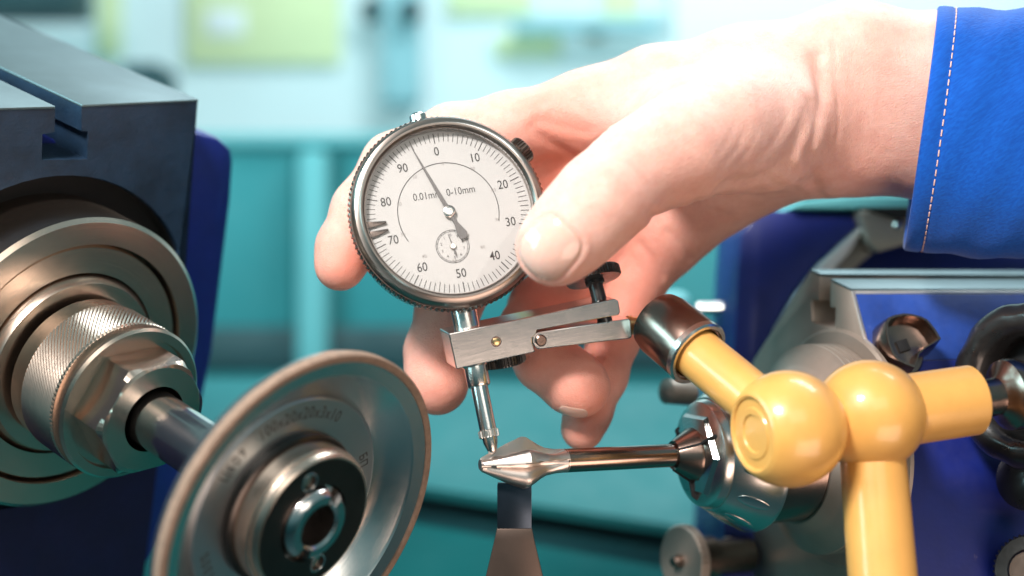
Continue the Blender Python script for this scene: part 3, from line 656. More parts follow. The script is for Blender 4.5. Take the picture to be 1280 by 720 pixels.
for i in range(12):   # oval spanner flats on the nut, small lens-shaped bosses
    a = 2 * math.pi * i / 12 + R(8); sl = Vector((6.9, 12.0)).normalized()
    bm = NB(); bmesh.ops.create_uvsphere(bm, u_segments=24, v_segments=12, radius=1)
    m = rotz(a) @ Matrix.Translation((22.0, 0, 83.8)) @ Matrix.Rotation(math.atan2(6.9, 12.0), 4, 'Y') @ Matrix.Diagonal((0.4, 2.1, 5.2, 1))
    bmesh.ops.transform(bm, matrix=m, verts=bm.verts); link('spanner_flat', bm, M['steel_satin'], ck)
lz([(9, 91.5), (22.8, 91.5), (23.2, 92.2), (23.2, 122), (9, 122)], 'sleeve', M['dark_steel'], ck, 96)
prf = [(23.3, 108)] + [(24 + 1.0 * k, 108 + 1.0 * k) for k in range(5)] + [(30, 113), (32.5, 115)]
z = 115
while z < 127: prf += [(34.4, z + .6), (34.4, z + 1.2), (32.0, z + 1.7), (32.0, z + 2.2)]; z += 2.6
lz(prf + [(20, z + 1)], 'threaded_ring', M['cast_warm'], ck, 128)
# ================================================================ right head casting
u0 = Vector((0, -math.sin(R(17)), math.cos(R(17)))); rup = (u0 - av * u0.dot(av)).normalized(); rb_ = av.cross(rup)     # rb_: towards the viewer
if rb_.y > 0: rb_ = -rb_
E0 = M0 + av * 126
def el(px, py, s=0):
    q = hit(px, py, E0 + av * s, av) - E0; return (q.dot(rb_), q.dot(rup))
# local X = towards the viewer, Y = up, Z = along the spindle to the right (right handed check below)
rZ = av; rX = rb_; rY = rup
if rX.cross(rY).dot(rZ) < 0: rX = -rX
sgn = 1 if rX.dot(rb_) > 0 else -1
def e2(px, py): x, y = el(px, py); return (x * sgn, y)
rh = thing('right_machine_head', 'blue machine head with bare steel end and slotted top, under the sleeve', 'machine head', E0, rX, rY, rZ)
P1 = e2(1012, 341); P2 = e2(1024, 353); P3 = e2(1024, 376); P4 = e2(1014, 375); P5 = e2(1015, 402); P6 = e2(1043, 412); P7 = e2(1044, 385); P8 = e2(1037, 384); P9 = e2(1037, 355); P10 = e2(1064, 360)
P11 = e2(1086, 452); P12 = e2(1130, 800); PB = e2(940, 452); PC = e2(925, 800)
yt = max(P1[1], P2[1]) 
# keep both top lands in one plane
def W2(p, y): return (p[0], y)
top_y = 0.5 * (P2[1] + P10[1]) + 0.6
poly = [(P1[0], top_y), (P2[0], top_y), P3, P4, P5, P6, P7, P8, (P9[0], top_y), (P10[0], top_y), P11, P12, PC, PB]
bm = NB(); prism(bm, poly, 0, 260, 0.6); link('casting', bm, M['cast_warm'], rh, smooth=30)
# blue enamel skin on the face towards the viewer, as a thin plate
def skinplate(a, b, z0_, z1_, th, nm, mat, inset):
    a, b = Vector((*a, 0)), Vector((*b, 0)); d = (b - a).normalized(); nn = Vector((d.y, -d.x, 0))
    if nn.x * sgn < 0: nn = -nn
    a2 = a + d * inset
    bm = NB(); q = [(a2.x + nn.x * .02, a2.y + nn.y * .02), (b.x + nn.x * .02, b.y + nn.y * .02), (b.x + nn.x * th, b.y + nn.y * th), (a2.x + nn.x * th, a2.y + nn.y * th)]
    prism(bm, q, z0_, z1_, 0.2); return link(nm, bm, mat, rh), nn, d
_, fn, fd = skinplate((P10[0], top_y), P11, 1.4, 260, 0.5, 'enamel_face', M['blue_face'], 1.3)
skinplate(P11, P12, 1.4, 260, 0.5, 'enamel_face', M['blue_paint'], 0.1)
def strip(a, b, t0, t1, z0_, z1_, nm):
    a, b = Vector((*a, 0)), Vector((*b, 0)); d = (b - a).normalized(); nn = Vector((d.y, -d.x, 0))
    if nn.x * sgn < 0: nn = -nn
    p, q = a + d * t0, a + d * t1; bm = NB()
    prism(bm, [((p + nn * .02).x, (p + nn * .02).y), ((q + nn * .02).x, (q + nn * .02).y), ((q + nn * .45).x, (q + nn * .45).y), ((p + nn * .45).x, (p + nn * .45).y)], z0_, z1_, 0.12); link(nm, bm, M['steel_bare'], rh)
LP = (Vector((*P11, 0)) - Vector((P10[0], top_y, 0))).length
strip((P10[0], top_y), P11, 0.05, 1.25, 1.4, 260, 'bare_edge'); strip((P10[0], top_y), P11, 0.05, LP, 0.1, 1.35, 'bare_edge')
def land2(x0, x1):
    a, b = min(x0, x1), max(x0, x1); bm = NB(); prism(bm, [(a, top_y + .02), (b, top_y + .02), (b, top_y + .8), (a, top_y + .8)], 0.1, 260, 0.25); link('top_land', bm, M['cast_top'], rh)
land2(P1[0], P2[0]); land2(P9[0], P10[0])
# round green-edged boss round the spindle
bm = NB(); lathe(bm, [(0, -1.2), (38.5, -1.2), (39.4, -0.4), (39.4, 1), (0, 1)], 120, M4=Matrix.Translation((0, 0, 0))); link('boss', bm, M['cast_warm'], rh)
# --- notched steel socket standing out of the blue face
pa = (P10[0], top_y); fo = Vector((pa[0], pa[1], 0))
def facept(px, py):
    Nw = rX * fn.x + rY * fn.y; P0w = E0 + rX * fo.x + rY * fo.y; return hit(px, py, P0w, Nw), Nw.normalized()
sp_, Nw = facept(1128, 424)
ax = (Nw * 0.86 - av * 0.20 + rup * 0.02).normalized()
sX, sY, sZ = frame(ax, rup)
bse = facept(1116, 424)[0]; sfr = hit(1138, 423, bse + ax * 12, ax)        # base on the face, centre of the open end
sock = thing('notched_socket', 'angular open steel socket with a square hole, projecting from the blue face', 'socket', sfr - ax * 16, sX, sY, sZ)
shp = [(1107, 402), (1111, 396), (1119, 393), (1130, 391), (1141, 392), (1152, 395), (1160, 399), (1170, 411), (1177, 423), (1168, 429), (1158, 435), (1149, 443), (1147, 452), (1143, 460), (1132, 456), (1122, 451), (1115, 442), (1110, 430), (1107, 416)]
def sh2(px, py, k): q = hit(px, py, sfr, ax) - sfr; return Vector((q.dot(sX) * k, q.dot(sY) * k))
outp = [sh2(x, y, 1.0) for x, y in shp]; inp = [sh2(x, y, 0.90) for x, y in shp]; n_ = len(shp)
bm = NB()
lay = [[bm.verts.new((p.x * f, p.y * f, z)) for p in P_] for P_, z, f in ((outp, -4, 1.16), (outp, 7, 1.10), (outp, 15.6, 1.0), (outp, 16, 0.98), (inp, 16, 1.0), (inp, 10.0, 0.9))]
for j in range(5):
    for k in range(n_): bm.faces.new((lay[j][k], lay[j][(k + 1) % n_], lay[j + 1][(k + 1) % n_], lay[j + 1][k]))
c0 = bm.verts.new((0.3, 0.2, 9.0))
for k in range(n_): bm.faces.new((lay[5][k], lay[5][(k + 1) % n_], c0))
bmesh.ops.recalc_face_normals(bm, faces=bm.faces); link('shell', bm, M['dark_steel'], sock, smooth=32)
bm = NB(); lathe(bm, [(0, -6), (10.4, -6), (10.4, 3.2), (9.8, 4), (0, 4)], 56, M4=Matrix.Translation((-1.0, 0.6, 0))); link('socket_base', bm, M['dark_steel'], sock)
bm = NB(); box(bm, -1.9, 1.9, -1.9, 1.9, 8.6, 10.2, 0.1, rotz(R(20))); link('square_hole_shade', bm, M['black'], sock)  # solid black block painting the shade of a square hole
# --- black handwheel at right edge
ka = Vector((-0.80, -0.60, 0.02)).normalized(); kX, kY, kZ = frame(ka, (0, 0, 1)); kc = V(1292, 482, 440)
kn = thing('clamping_knob', 'glossy black lobed clamping knob at the right edge', 'knob', kc, kX, kY, kZ)
bm = NB(); seg = 120; prof = [(15.5, -9), (15.5, 3)] + [(21 - 5.3 * math.cos(t_), 2.5 + 5.2 * math.sin(t_)) for t_ in [math.pi * k / 14 for k in range(1, 14)]] + [(26.4, 2), (26.6, -3), (25, -9)]
rings = []
for r, z in prof:
    ring = []
    for k in range(seg):
        a = 2 * math.pi * k / seg; w = math.cos(7 * a + 0.6); f = 1 - 0.03 * max(0, w) ** 2 if r > 18 else 1
        ring.append(bm.verts.new((r * f * math.cos(a), r * f * math.sin(a), z)))
    rings.append(ring)
for j in range(len(prof)):
    A, B2 = rings[j], rings[(j + 1) % len(prof)]
    for k in range(seg): bm.faces.new((A[k], A[(k + 1) % seg], B2[(k + 1) % seg], B2[k]))
bmesh.ops.recalc_face_normals(bm, faces=bm.faces); link('lobed_ring', bm, M['black_gloss'], kn, smooth=40)
lz([(0.01, -8), (15.4, -8), (15.4, -5), (0.01, -5)], 'recess_floor', M['black'], kn)
def small_part(name, label, cat, pos, d, prof, mat, seg=48, hint=(0, 0, 1)):
    z = Vector(d).normalized(); x, y, z = frame(z, hint); t = thing(name, label, cat, pos, x, y, z); return t
t = small_part('threaded_plug', 'black threaded plug under the black knob at the right edge', 'plug', V(1292, 600, 452), (-0.7, -0.7, 0.1), None, None)
lz([(0.01, 8), (7, 8), (9.4, 6.6), (10, 4), (10, -12), (0.01, -12)], 'plug_body', M['black_gloss'], t, 40)
bm = NB(); knurled(bm, 11.0, 3.0, 40, 0.5, 0.4, Matrix.Translation((0, 0, -6))); link('knurled_flange', bm, M['black_gloss'], t, smooth=None)
t = small_part('corner_knob', 'dark knurled knob in the bottom right corner', 'knob', V(1296, 716, 450), (-0.5, -0.8, 0.2), None, None)
bm = NB(); knurled(bm, 12, 8, 44, 0.6, 1.0); link('knob_body', bm, M['black_gloss'], t, smooth=None)
lz([(0.01, 8), (6, 8), (7, 9.5), (6, 11), (0.01, 11)], 'knob_cap', M['dark_steel'], t, 32)
# --- thumb knob hanging at the bottom, blurred
t = small_part('thumb_knob', 'small blurred steel thumb knob with a pin, below the collet chuck', 'knob', V(862, 700, 505), (-0.86, -0.50, 0.02), None, None)
bm = NB(); knurled(bm, 12.6, 4.0, 50, 0.5, 0.6); link('disc', bm, M['cast_warm'], t, smooth=None)
lz([(0.01, 4), (2.2, 4), (2.4, 6.4), (1.6, 7.6), (0.01, 7.6)], 'pin', M['dark_steel'], t, 32)
lz([(0.01, -26), (6.5, -26), (6.5, -10), (8, -9), (8, 0), (0.01, 0)], 'hub', M['dark_steel'], t, 32)
# --- swivel housing behind: blue body with broad machined rim
sh = thing('swivel_housing', 'navy round machine housing with bright rim behind the right head', 'housing', V(1090, 470, 560))
SHo = V(1090, 470, 560)
def sl_(px, py, d=560): q = V(px, py, d) - SHo; return (q.x, q.z)
def XZ(bm, pol, y0, y1, bev):   # polygon in X-Z extruded in depth
    prism(bm, pol, -y1, -y0, bev, Matrix.Rotation(R(90), 4, 'X'))
arc1 = [sl_(*p) for p in [(1068, 268), (1072, 284), (1048, 306), (1020, 332), (992, 368), (968, 410), (950, 460), (944, 560)]]
bm = NB(); XZ(bm, [sl_(948, 262), sl_(926, 292), sl_(922, 340), sl_(906, 640), sl_(900, 800), sl_(1500, 800), sl_(1500, 560)] + arc1[::-1], 0, 90, 1.5); link('housing_body', bm, M['blue_paint'], sh, smooth=30)
inner = [sl_(*p) for p in [(1082, 282), (1058, 318), (1032, 346), (1008, 382), (984, 430), (968, 480), (962, 560)]]
bm = NB(); XZ(bm, arc1[1:] + inner[::-1], -4, 60, 2.2); link('machined_rim', bm, M['steel_bare'], sh, smooth=60)
in2 = [sl_(*p) for p in [(1240, 262), (1136, 284), (1090, 322), (1056, 352), (1030, 386), (1006, 436), (992, 560)]]
bm = NB(); XZ(bm, [sl_(1240, 240), sl_(1110, 262)] + inner + in2[::-1][:-1] + [sl_(1240, 270)], 8, 60, 0.6); link('graduated_ring', bm, M['cast_warm'], sh, smooth=60)
bm = NB(); XZ(bm, [sl_(1600, 240)] + in2 + [sl_(1600, 560)], 16, 60, 0.6); link('turntable', bm, M['blue_paint'], sh, smooth=60)
bm = NB(); XZ(bm, [sl_(985, 262), sl_(1002, 252), sl_(1060, 246), sl_(1300, 246), sl_(1300, 263)], -6, 100, 1.0); link('top_cover', bm, M['teal_light'], sh, smooth=60)
bm = NB(); XZ(bm, [sl_(1066, 266), sl_(1180, 266), sl_(1180, 290), sl_(1090, 316), sl_(1078, 304)], -10, 7, 0.8); br = link('bracket', bm, M['cast_warm'], sh, smooth=40)
bm = NB(); XZ(bm, [sl_(1062, 262), sl_(1300, 262), sl_(1300, 276), sl_(1110, 276)], -16, -10.2, 0.5); link('black_lip', bm, M['black'], sh, smooth=40)
q = SHo; p = sl_(1114, 283)
bm = NB(); lathe(bm, [(0, 0), (2.0, 0), (2.0, .8), (1.2, 1.6), (0, 1.8)], 24, M4=along((p[0], -10, p[1]), (0, -1, 0))); link('screw', bm, M['steel'], br)
# --- blurred teal-dark motor part left of the housing with knobs
mo_ = thing('coolant_fitting', 'dark teal cylinder with a small bright handle, behind the holder socket', 'fitting', V(880, 480, 620))
MO = V(880, 480, 620)
bm = NB(); lathe(bm, [(0, 0), (22, 0), (24, 3), (24, 70), (0, 70)], 48, M4=along(V(898, 350, 620) - MO, (0.25, 1, 0))); link('cylinder', bm, M['teal'], mo_)
bm = NB(); lathe(bm, [(0, 0), (16, 0), (18, 3), (18, 60), (0, 60)], 48, M4=along(V(868, 400, 630) - MO, (0.25, 1, 0))); link('cylinder', bm, M['teal_dark'], mo_)
bm = NB(); lathe(bm, [(0, 0), (2.4, 0), (2.4, 14), (4.2, 15), (4.2, 24), (0, 25)], 32, M4=along(V(872, 386, 600) - MO, (1, -0.3, 0.02))); link('handle', bm, M['steel'], mo_)
bm = NB(); lathe(bm, [(0, 0), (7, 0), (8, 2), (8, 12), (0, 13)], 32, M4=along(V(856, 386, 604) - MO, (-1, -0.3, 0.02))); link('handle_boss', bm, M['teal_light'], mo_)
# lower body of the machine under the chuck, seen between knob and post
lb = thing('lower_slide', 'dark blue machine slide under the collet chuck', 'machine slide', V(1000, 800, 520))
LO = V(1000, 800, 520)
bm = NB(); a = V(905, 640, 520) - LO; prism(bm, [(a.x, 0), (a.x, a.z - 4), (a.x + 4, a.z), (150, a.z), (150, 0)], -60, 0, 1.0, Matrix.Rotation(R(90), 4, 'X')); link('slide_body', bm, M['blue_paint'], lb)
for px, py, r in ((912, 682, 3.2), (915, 705, 2.6)):
    p = V(px, py, 518) - LO; bm = NB(); lathe(bm, [(0, 0), (r, 0), (r, 1.5), (r * .6, 2.6), (0, 2.8)], 24, M4=along((p.x, -.5, p.z), (0, -1, 0))); link('screw', bm, M['cast_warm'], lb)
bm = NB(); lathe(bm, [(0, 0), (3.4, 0), (4.4, 1.6), (4.4, 12), (0, 14)], 40, M4=along(V(866, 492, 505) - LO, (-0.8, -0.5, 0.1))); link('round_cap', bm, M['cast_warm'], lb)
# ================================================================ the hand
def vv(px, py, d): return np.array(V(px, py, d), dtype=np.float32)
def cap(P, a, b, ra, rb, flat=None):
    ab = b - a; t = np.clip(((P - a) @ ab) / (ab @ ab), 0, 1); q = P - a - t[..., None] * ab
    return np.sqrt((q * q).sum(-1)) - (ra + (rb - ra) * t)
def ell(P, c, r, axes=None):
    q = P - c
    if axes is not None: q = q @ np.array(axes, dtype=np.float32).T
    k0 = np.sqrt(((q / r) ** 2).sum(-1)); k1 = np.sqrt(((q / (np.array(r) ** 2)) ** 2).sum(-1)); return k0 * (k0 - 1) / np.maximum(k1, 1e-6)
def smin(a, b, k):
    h = np.maximum(k - np.abs(a - b), 0) / k; return np.minimum(a, b) - h * h * k * 0.25
def chain(P, pts, k=4):
    d = None
    for (a, ra), (b, rb) in zip(pts[:-1], pts[1:]):
        c = cap(P, a, b, ra, rb); d = c if d is None else smin(d, c, k)
    return d
TH = [(vv(985, 165, 452), 17), (vv(895, 165, 428), 16.5), (vv(842, 190, 416), 14.2), (vv(795, 212, 409), 12.2), (vv(752, 250, 402), 12.2), (vv(716, 287, 398), 11.0), (vv(693, 310, 397), 10.6)]
IX = [(vv(742, 142, 468), 13.0), (vv(640, 160, 462), 11.3), (vv(565, 172, 461), 10.4), (vv(492, 205, 459), 9.6), (vv(452, 262, 454), 9.0), (vv(432, 310, 449), 8.8), (vv(425, 332, 446), 7.9)]
MD = [(vv(775, 205, 482), 12.5), (vv(680, 265, 482), 11), (vv(600, 320, 478), 10.6), (vv(560, 385, 466), 10.0), (vv(546, 440, 460), 9.9), (vv(545, 476, 457), 9.4), (vv(547, 481, 456), 9.2)]
RG = [(vv(810, 265, 484), 12.5), (vv(735, 335, 482), 10.8), (vv(676, 385, 474), 10.3), (vv(664, 412, 464), 10.0), (vv(682, 450, 456), 9.7), (vv(716, 478, 452), 9.6), (vv(726, 485, 451), 9.2)]
PK = [(vv(832, 288, 480), 12), (vv(795, 355, 478), 9.5), (vv(768, 420, 474), 8.6), (vv(752, 470, 468), 8.2), (vv(735, 515, 464), 7.5), (vv(728, 536, 462), 7.0)]
CREASE = []   # (polyline px,py pairs on the visible surface, width mm, depth mm, depth range)
def fingers(P):
    return [chain(P, IX), chain(P, MD), chain(P, RG), chain(P, PK, 3)]
def palm(P):
    wr_u, wr_l = vv(1065, 74, 462), vv(1055, 176, 466)
    d = chain(P, [(vv(1420, 110, 444), 22), (vv(1200, 95, 456), 19), (wr_u, 17.0), (vv(930, 105, 464), 17.5), (vv(820, 120, 466), 15.0), (vv(742, 142, 468), 13.0)], 8)
    d = smin(d, chain(P, [(vv(1420, 200, 448), 20), (vv(1200, 185, 462), 17.5), (wr_l, 16.5), (vv(955, 192, 476), 15.5), (vv(872, 240, 480), 14), (vv(832, 288, 480), 12.5)], 8), 16)
    d = smin(d, cap(P, vv(1420, 155, 458), vv(1060, 128, 472), 20, 17), 16)
    d = smin(d, chain(P, [(vv(1040, 120, 474), 15), (vv(900, 160, 482), 14), (vv(775, 205, 482), 12.5)], 8), 14)
    d = smin(d, chain(P, [(vv(1020, 150, 476), 15), (vv(900, 220, 486), 13), (vv(810, 265, 484), 12.5)], 8), 14)
    return d
def thumb(P):
    d = chain(P, TH, 7)
    d = smin(d, ell(P, vv(922, 158, 440), (24, 15, 17)), 12)
    return d
def segd(P, pl):
    d = None
    for a, b in zip(pl[:-1], pl[1:]):
        ab = b - a; t = np.clip(((P - a) @ ab) / (ab @ ab), 0, 1); q = P - a - t[..., None] * ab; e = np.sqrt((q * q).sum(-1)); d = e if d is None else np.minimum(d, e)
    return d
def sdf(P):
    F = fingers(P); f = F[0]
    for g in F[1:]: f = smin(f, g, 1.2)
    p = palm(P); d = smin(p, f, 9)
    d = smin(d, cap(P, vv(775, 185, 478), vv(655, 215, 476), 13, 11), 5)
    d = smin(d, cap(P, vv(800, 240, 484), vv(680, 290, 484), 13, 11), 5)
    # web between thumb and index
    d = smin(d, cap(P, vv(840, 150, 440), vv(760, 150, 462), 9, 9), 10)
    return smin(d, thumb(P), 15)
# ---- polygonise (surface nets)
def nets(fn, lo, hi, h):
    lo, hi = np.array(lo, np.float32), np.array(hi, np.float32); n = np.ceil((hi - lo) / h).astype(int) + 1
    # coarse pass keeps the cost low
    cf = 4; nc = (n // cf + 2); g = [lo[i] + h * cf * np.arange(nc[i], dtype=np.float32) for i in range(3)]
    C = np.stack(np.meshgrid(*g, indexing='ij'), -1); dc = fn(C.reshape(-1, 3)).reshape(nc)
    D = np.full(n, 99.0, np.float32)
    near = np.abs(dc) < h * cf * 2.2
    big = np.kron(near, np.ones((cf, cf, cf), bool))
    s = np.kron(dc, np.ones((cf, cf, cf), np.float32))
    # align: coarse node i covers fine nodes 4i-2..4i+1
    big = np.roll(big, (-2, -2, -2), (0, 1, 2))[:n[0], :n[1], :n[2]] if False else big[:n[0], :n[1], :n[2]]
    D = s[:n[0], :n[1], :n[2]].astype(np.float32).copy()
    idx = np.argwhere(big[:D.shape[0], :D.shape[1], :D.shape[2]]); P = lo + idx.astype(np.float32) * h
    out = np.empty(len(P), np.float32)
    for i in range(0, len(P), 300000): out[i:i + 300000] = fn(P[i:i + 300000])
    D[idx[:, 0], idx[:, 1], idx[:, 2]] = out
    S = D < 0
    c = [S[i:S.shape[0] - 1 + i, j:S.shape[1] - 1 + j, k:S.shape[2] - 1 + k] for i in (0, 1) for j in (0, 1) for k in (0, 1)]
    cnt = sum(x.astype(np.int8) for x in c); act = (cnt > 0) & (cnt < 8)
    cells = np.argwhere(act); vid = np.full(act.shape, -1, np.int64); vid[act] = np.arange(len(cells))
    pos = np.zeros((len(cells), 3), np.float32); wgt = np.zeros(len(cells), np.float32)
    offs = [(i, j, k) for i in (0, 1) for j in (0, 1) for k in (0, 1)]
    for a in range(8):
        for b in range(a + 1, 8):
            oa, ob = np.array(offs[a]), np.array(offs[b])
            if np.abs(oa - ob).sum() != 1: continue
            A = D[tuple((cells + oa).T)]; B = D[tuple((cells + ob).T)]; m = (A < 0) != (B < 0); t = A[m] / (A[m] - B[m])
            pos[m] += oa + (ob - oa) * t[:, None]; wgt[m] += 1
    pos = lo + (cells + pos / wgt[:, None]) * h
    quads = []
    for ax in range(3):
        u, v = [(1, 2), (2, 0), (0, 1)][ax]
        sl0 = [slice(None)] * 3; sl1 = [slice(None)] * 3; sl0[ax] = slice(0, -1); sl1[ax] = slice(1, None)
        ed = S[tuple(sl0)] != S[tuple(sl1)]; E = np.argwhere(ed); E = E[(E[:, u] > 0) & (E[:, v] > 0) & (E[:, u] < act.shape[u]) & (E[:, v] < act.shape[v])]
        du, dv = np.zeros(3, int), np.zeros(3, int); du[u] = 1; dv[v] = 1
        q = np.stack([vid[tuple((E - du - dv).T)], vid[tuple((E - dv).T)], vid[tuple(E.T)], vid[tuple((E - du).T)]], 1)
        flip = ~S[tuple(E.T)]; q[flip] = q[flip][:, ::-1]; quads.append(q)
    q = np.concatenate(quads); q = q[(q >= 0).all(1)]
    return pos, q
def grad(fn, P, e=0.15):
    g = np.stack([fn(P + np.array(o, np.float32) * e) - fn(P - np.array(o, np.float32) * e) for o in ((1, 0, 0), (0, 1, 0), (0, 0, 1))], -1)
    return g / np.maximum(np.linalg.norm(g, axis=1, keepdims=True), 1e-6)
hp, hq = nets(sdf, (-66, 378, -58), (176, 512, 100), 1.0)
for _ in range(2):
    hp = hp - grad(sdf, hp) * sdf(hp)[:, None] * 0.9
nrm = grad(sdf, hp)
# ---- sculpt: creases and folds drawn as grooves on the surface facing the viewer
def sx_(P): return P[:, 0] / P[:, 1] * FL + 640, 360 - P[:, 2] / P[:, 1] * FL
def onsurf(pts, dmax=520):
    """3-D points of the visible skin along a drawn line"""
    out = []
    for (px, py) in pts:
        r = np.array(V(px, py, 1.0), np.float32); t = 375.0
        for _ in range(90):
            s = float(sdf((r * t)[None])[0])
            if s < 0.05: break
            t += max(s * 0.8, 0.05)
            if t > dmax: break
        if t <= dmax: out.append(r * t)
    return out
lines = [
 ([(1022, 70), (1026, 110), (1022, 150), (1010, 190), (1018, 225), (1026, 246)], 2.2, 1.5),
 ([(1042, 60), (1046, 120), (1044, 180), (1040, 240)], 1.3, 0.5),
 ([(1014, 130), (1000, 170), (975, 205), (940, 225), (905, 228)], 2.5, 1.3),
 ([(1005, 140), (985, 180), (960, 205)], 1.0, 0.35), ([(985, 140), (968, 172), (948, 196)], 1.0, 0.3),
 ([(930, 160), (918, 185), (905, 200)], 0.8, 0.25), ([(945, 165), (930, 192), (915, 208)], 0.8, 0.25), ([(915, 155), (905, 178), (893, 194)], 0.8, 0.22),
 ([(985, 205), (1000, 222), (1018, 232)], 1.2, 0.6), ([(960, 222), (985, 232), (1008, 245)], 1.2, 0.5),
 ([(672, 150), (700, 156), (735, 166), (758, 178)], 1.4, 0.9), ([(690, 142), (715, 150), (745, 160), (762, 168)], 1.2, 0.5),
 ([(664, 160), (690, 180), (715, 192)], 1.6, 0.9), ([(720, 128), (745, 150), (762, 166)], 0.9, 0.35),
 ([(812, 268), (835, 290), (862, 322), (875, 345)], 1.3, 0.9), ([(800, 305), (815, 322), (828, 345)], 1.3, 0.8), ([(868, 250), (885, 262), (915, 268)], 1.3, 0.7),
 ([(722, 228), (735, 222), (752, 226)], 0.8, 0.3), ([(716, 240), (732, 232), (756, 238), (772, 250)], 0.8, 0.35), ([(724, 252), (744, 246), (764, 258)], 0.7, 0.28), ([(735, 264), (752, 262), (764, 272)], 0.7, 0.2),
 ([(404, 282), (412, 287), (424, 288)], 0.8, 0.3),
]
disp = np.zeros(len(hp), np.float32); blobs = np.zeros(len(hp), np.float32)
for pl, w, dep in lines:
    pts = onsurf(pl)
    if len(pts) < 2: continue
    c = np.mean(pts, 0); rad = max(np.linalg.norm(p - c) for p in pts) + 8
    m = np.linalg.norm(hp - c, axis=1) < rad
    d = segd(hp[m], pts); dep *= 0.6 if w > 1.1 else 0.42; disp[m] -= dep * np.exp(-(d / w) ** 2) - 0.35 * dep * np.exp(-((d - 2.1 * w) / (1.2 * w)) ** 2)
# bony and fleshy swellings
for px, py, r_, h_ in [(1085, 40, 14, 1.0), (1085, 215, 9, 0.8), (760, 232, 11, 0.6), (905, 150, 18, 1.2), (985, 225, 7, 1.2), (835, 150, 15, 0.7), (715, 105, 12, 0.9), (900, 280, 16, 1.3)]:
    p = onsurf([(px, py)])
    if p: disp += h_ * np.exp(-(np.linalg.norm(hp - p[0], axis=1) / r_) ** 2)
# thumb nail bed groove
def nail_frame(px, py, tipdir):
    c = onsurf([(px, py)])[0]; n = grad(sdf, c[None])[0]; t = np.array(tipdir, np.float32); t = t - n * (t @ n); t /= np.linalg.norm(t); s = np.cross(n, t); return c, n, t, s
tn = nail_frame(683, 312, vv(668, 335, 396) - vv(720, 282, 398)); tW, tL = 7.6, 8.6
def nail_r(P, F, w, l):
    q = P - F[0]; x = q @ F[3]; y = q @ F[2]; z = q @ F[1]; return (np.abs(x / w) ** 3 + np.abs(y / l) ** 3) ** (1 / 3), z
rr_n, zz_n = nail_r(hp, tn, tW, tL); near = np.abs(zz_n) < 7
disp += np.where(near, -0.55 * np.exp(-((rr_n - 1.0) / 0.07) ** 2) + 0.45 * np.exp(-((rr_n - 1.16) / 0.10) ** 2), 0) 
hp2 = hp + nrm * disp[:, None]
red = np.zeros(len(hp), np.float32)  # flushed fingertips, plus red shade in folds and dial's shadow put into colour
def addred(pts, r_, a_):
    global red
    red += a_ * np.exp(-(segd(hp, [np.array(p, np.float32) for p in pts]) / r_) ** 2)
addred([vv(428, 330, 442), vv(424, 345, 440)], 9, 0.8); addred([vv(455, 260, 445), vv(450, 330, 440)], 7, 0.5)
addred([vv(547, 490, 445), vv(546, 470, 445)], 13, 0.75); addred([vv(660, 430, 455), vv(740, 500, 440)], 12, 0.7); addred([vv(728, 540, 455), vv(735, 520, 455)], 10, 0.85)
addred([vv(660, 345, 400), vv(735, 355, 400)], 10, 0.6); addred([vv(690, 170, 460), vv(680, 260, 470)], 17, 0.85); addred([vv(760, 180, 455), vv(700, 200, 470)], 12, 0.5)
addred([vv(660, 370, 465), vv(700, 400, 465)], 14, 0.8); addred([vv(800, 300, 460), vv(830, 350, 465)], 22, 0.6); addred([vv(860, 210, 410), vv(800, 285, 398)], 8, 0.35); addred([vv(760, 330, 465), vv(780, 420, 465)], 14, 0.6)
addred([vv(1030, 190, 450), vv(1110, 210, 450)], 14, 0.25)
red = np.clip(red * 0.72, 0, 1)
HO = V(1180, 160, 460)
person = thing('person', 'left hand in a blue work sleeve, thumb on the dial gauge', 'person', HO)
person['label'] = 'hand in a blue work sleeve holding the dial gauge'
def mesh_np(name, P, Q, mat, parent, origin, smooth=True, **k):
    me = bpy.data.meshes.new(name); P = (P - np.array(origin, np.float32)) * MM
    me.vertices.add(len(P)); me.vertices.foreach_set('co', P.astype(np.float32).ravel()); me.loops.add(len(Q) * 4); me.loops.foreach_set('vertex_index', Q.astype(np.int32).ravel())
    me.polygons.add(len(Q)); me.polygons.foreach_set('loop_start', np.arange(0, len(Q) * 4, 4, dtype=np.int32)); me.polygons.foreach_set('use_smooth', np.full(len(Q), smooth))
    me.update(calc_edges=True); me.validate(); me.materials.append(mat); return linkm(name, me, parent, **k)
hand = mesh_np('body', hp2, hq, M['skin'], person, HO)
at = hand.data.attributes.new('redness', 'FLOAT', 'POINT'); at.data.foreach_set('value', red)
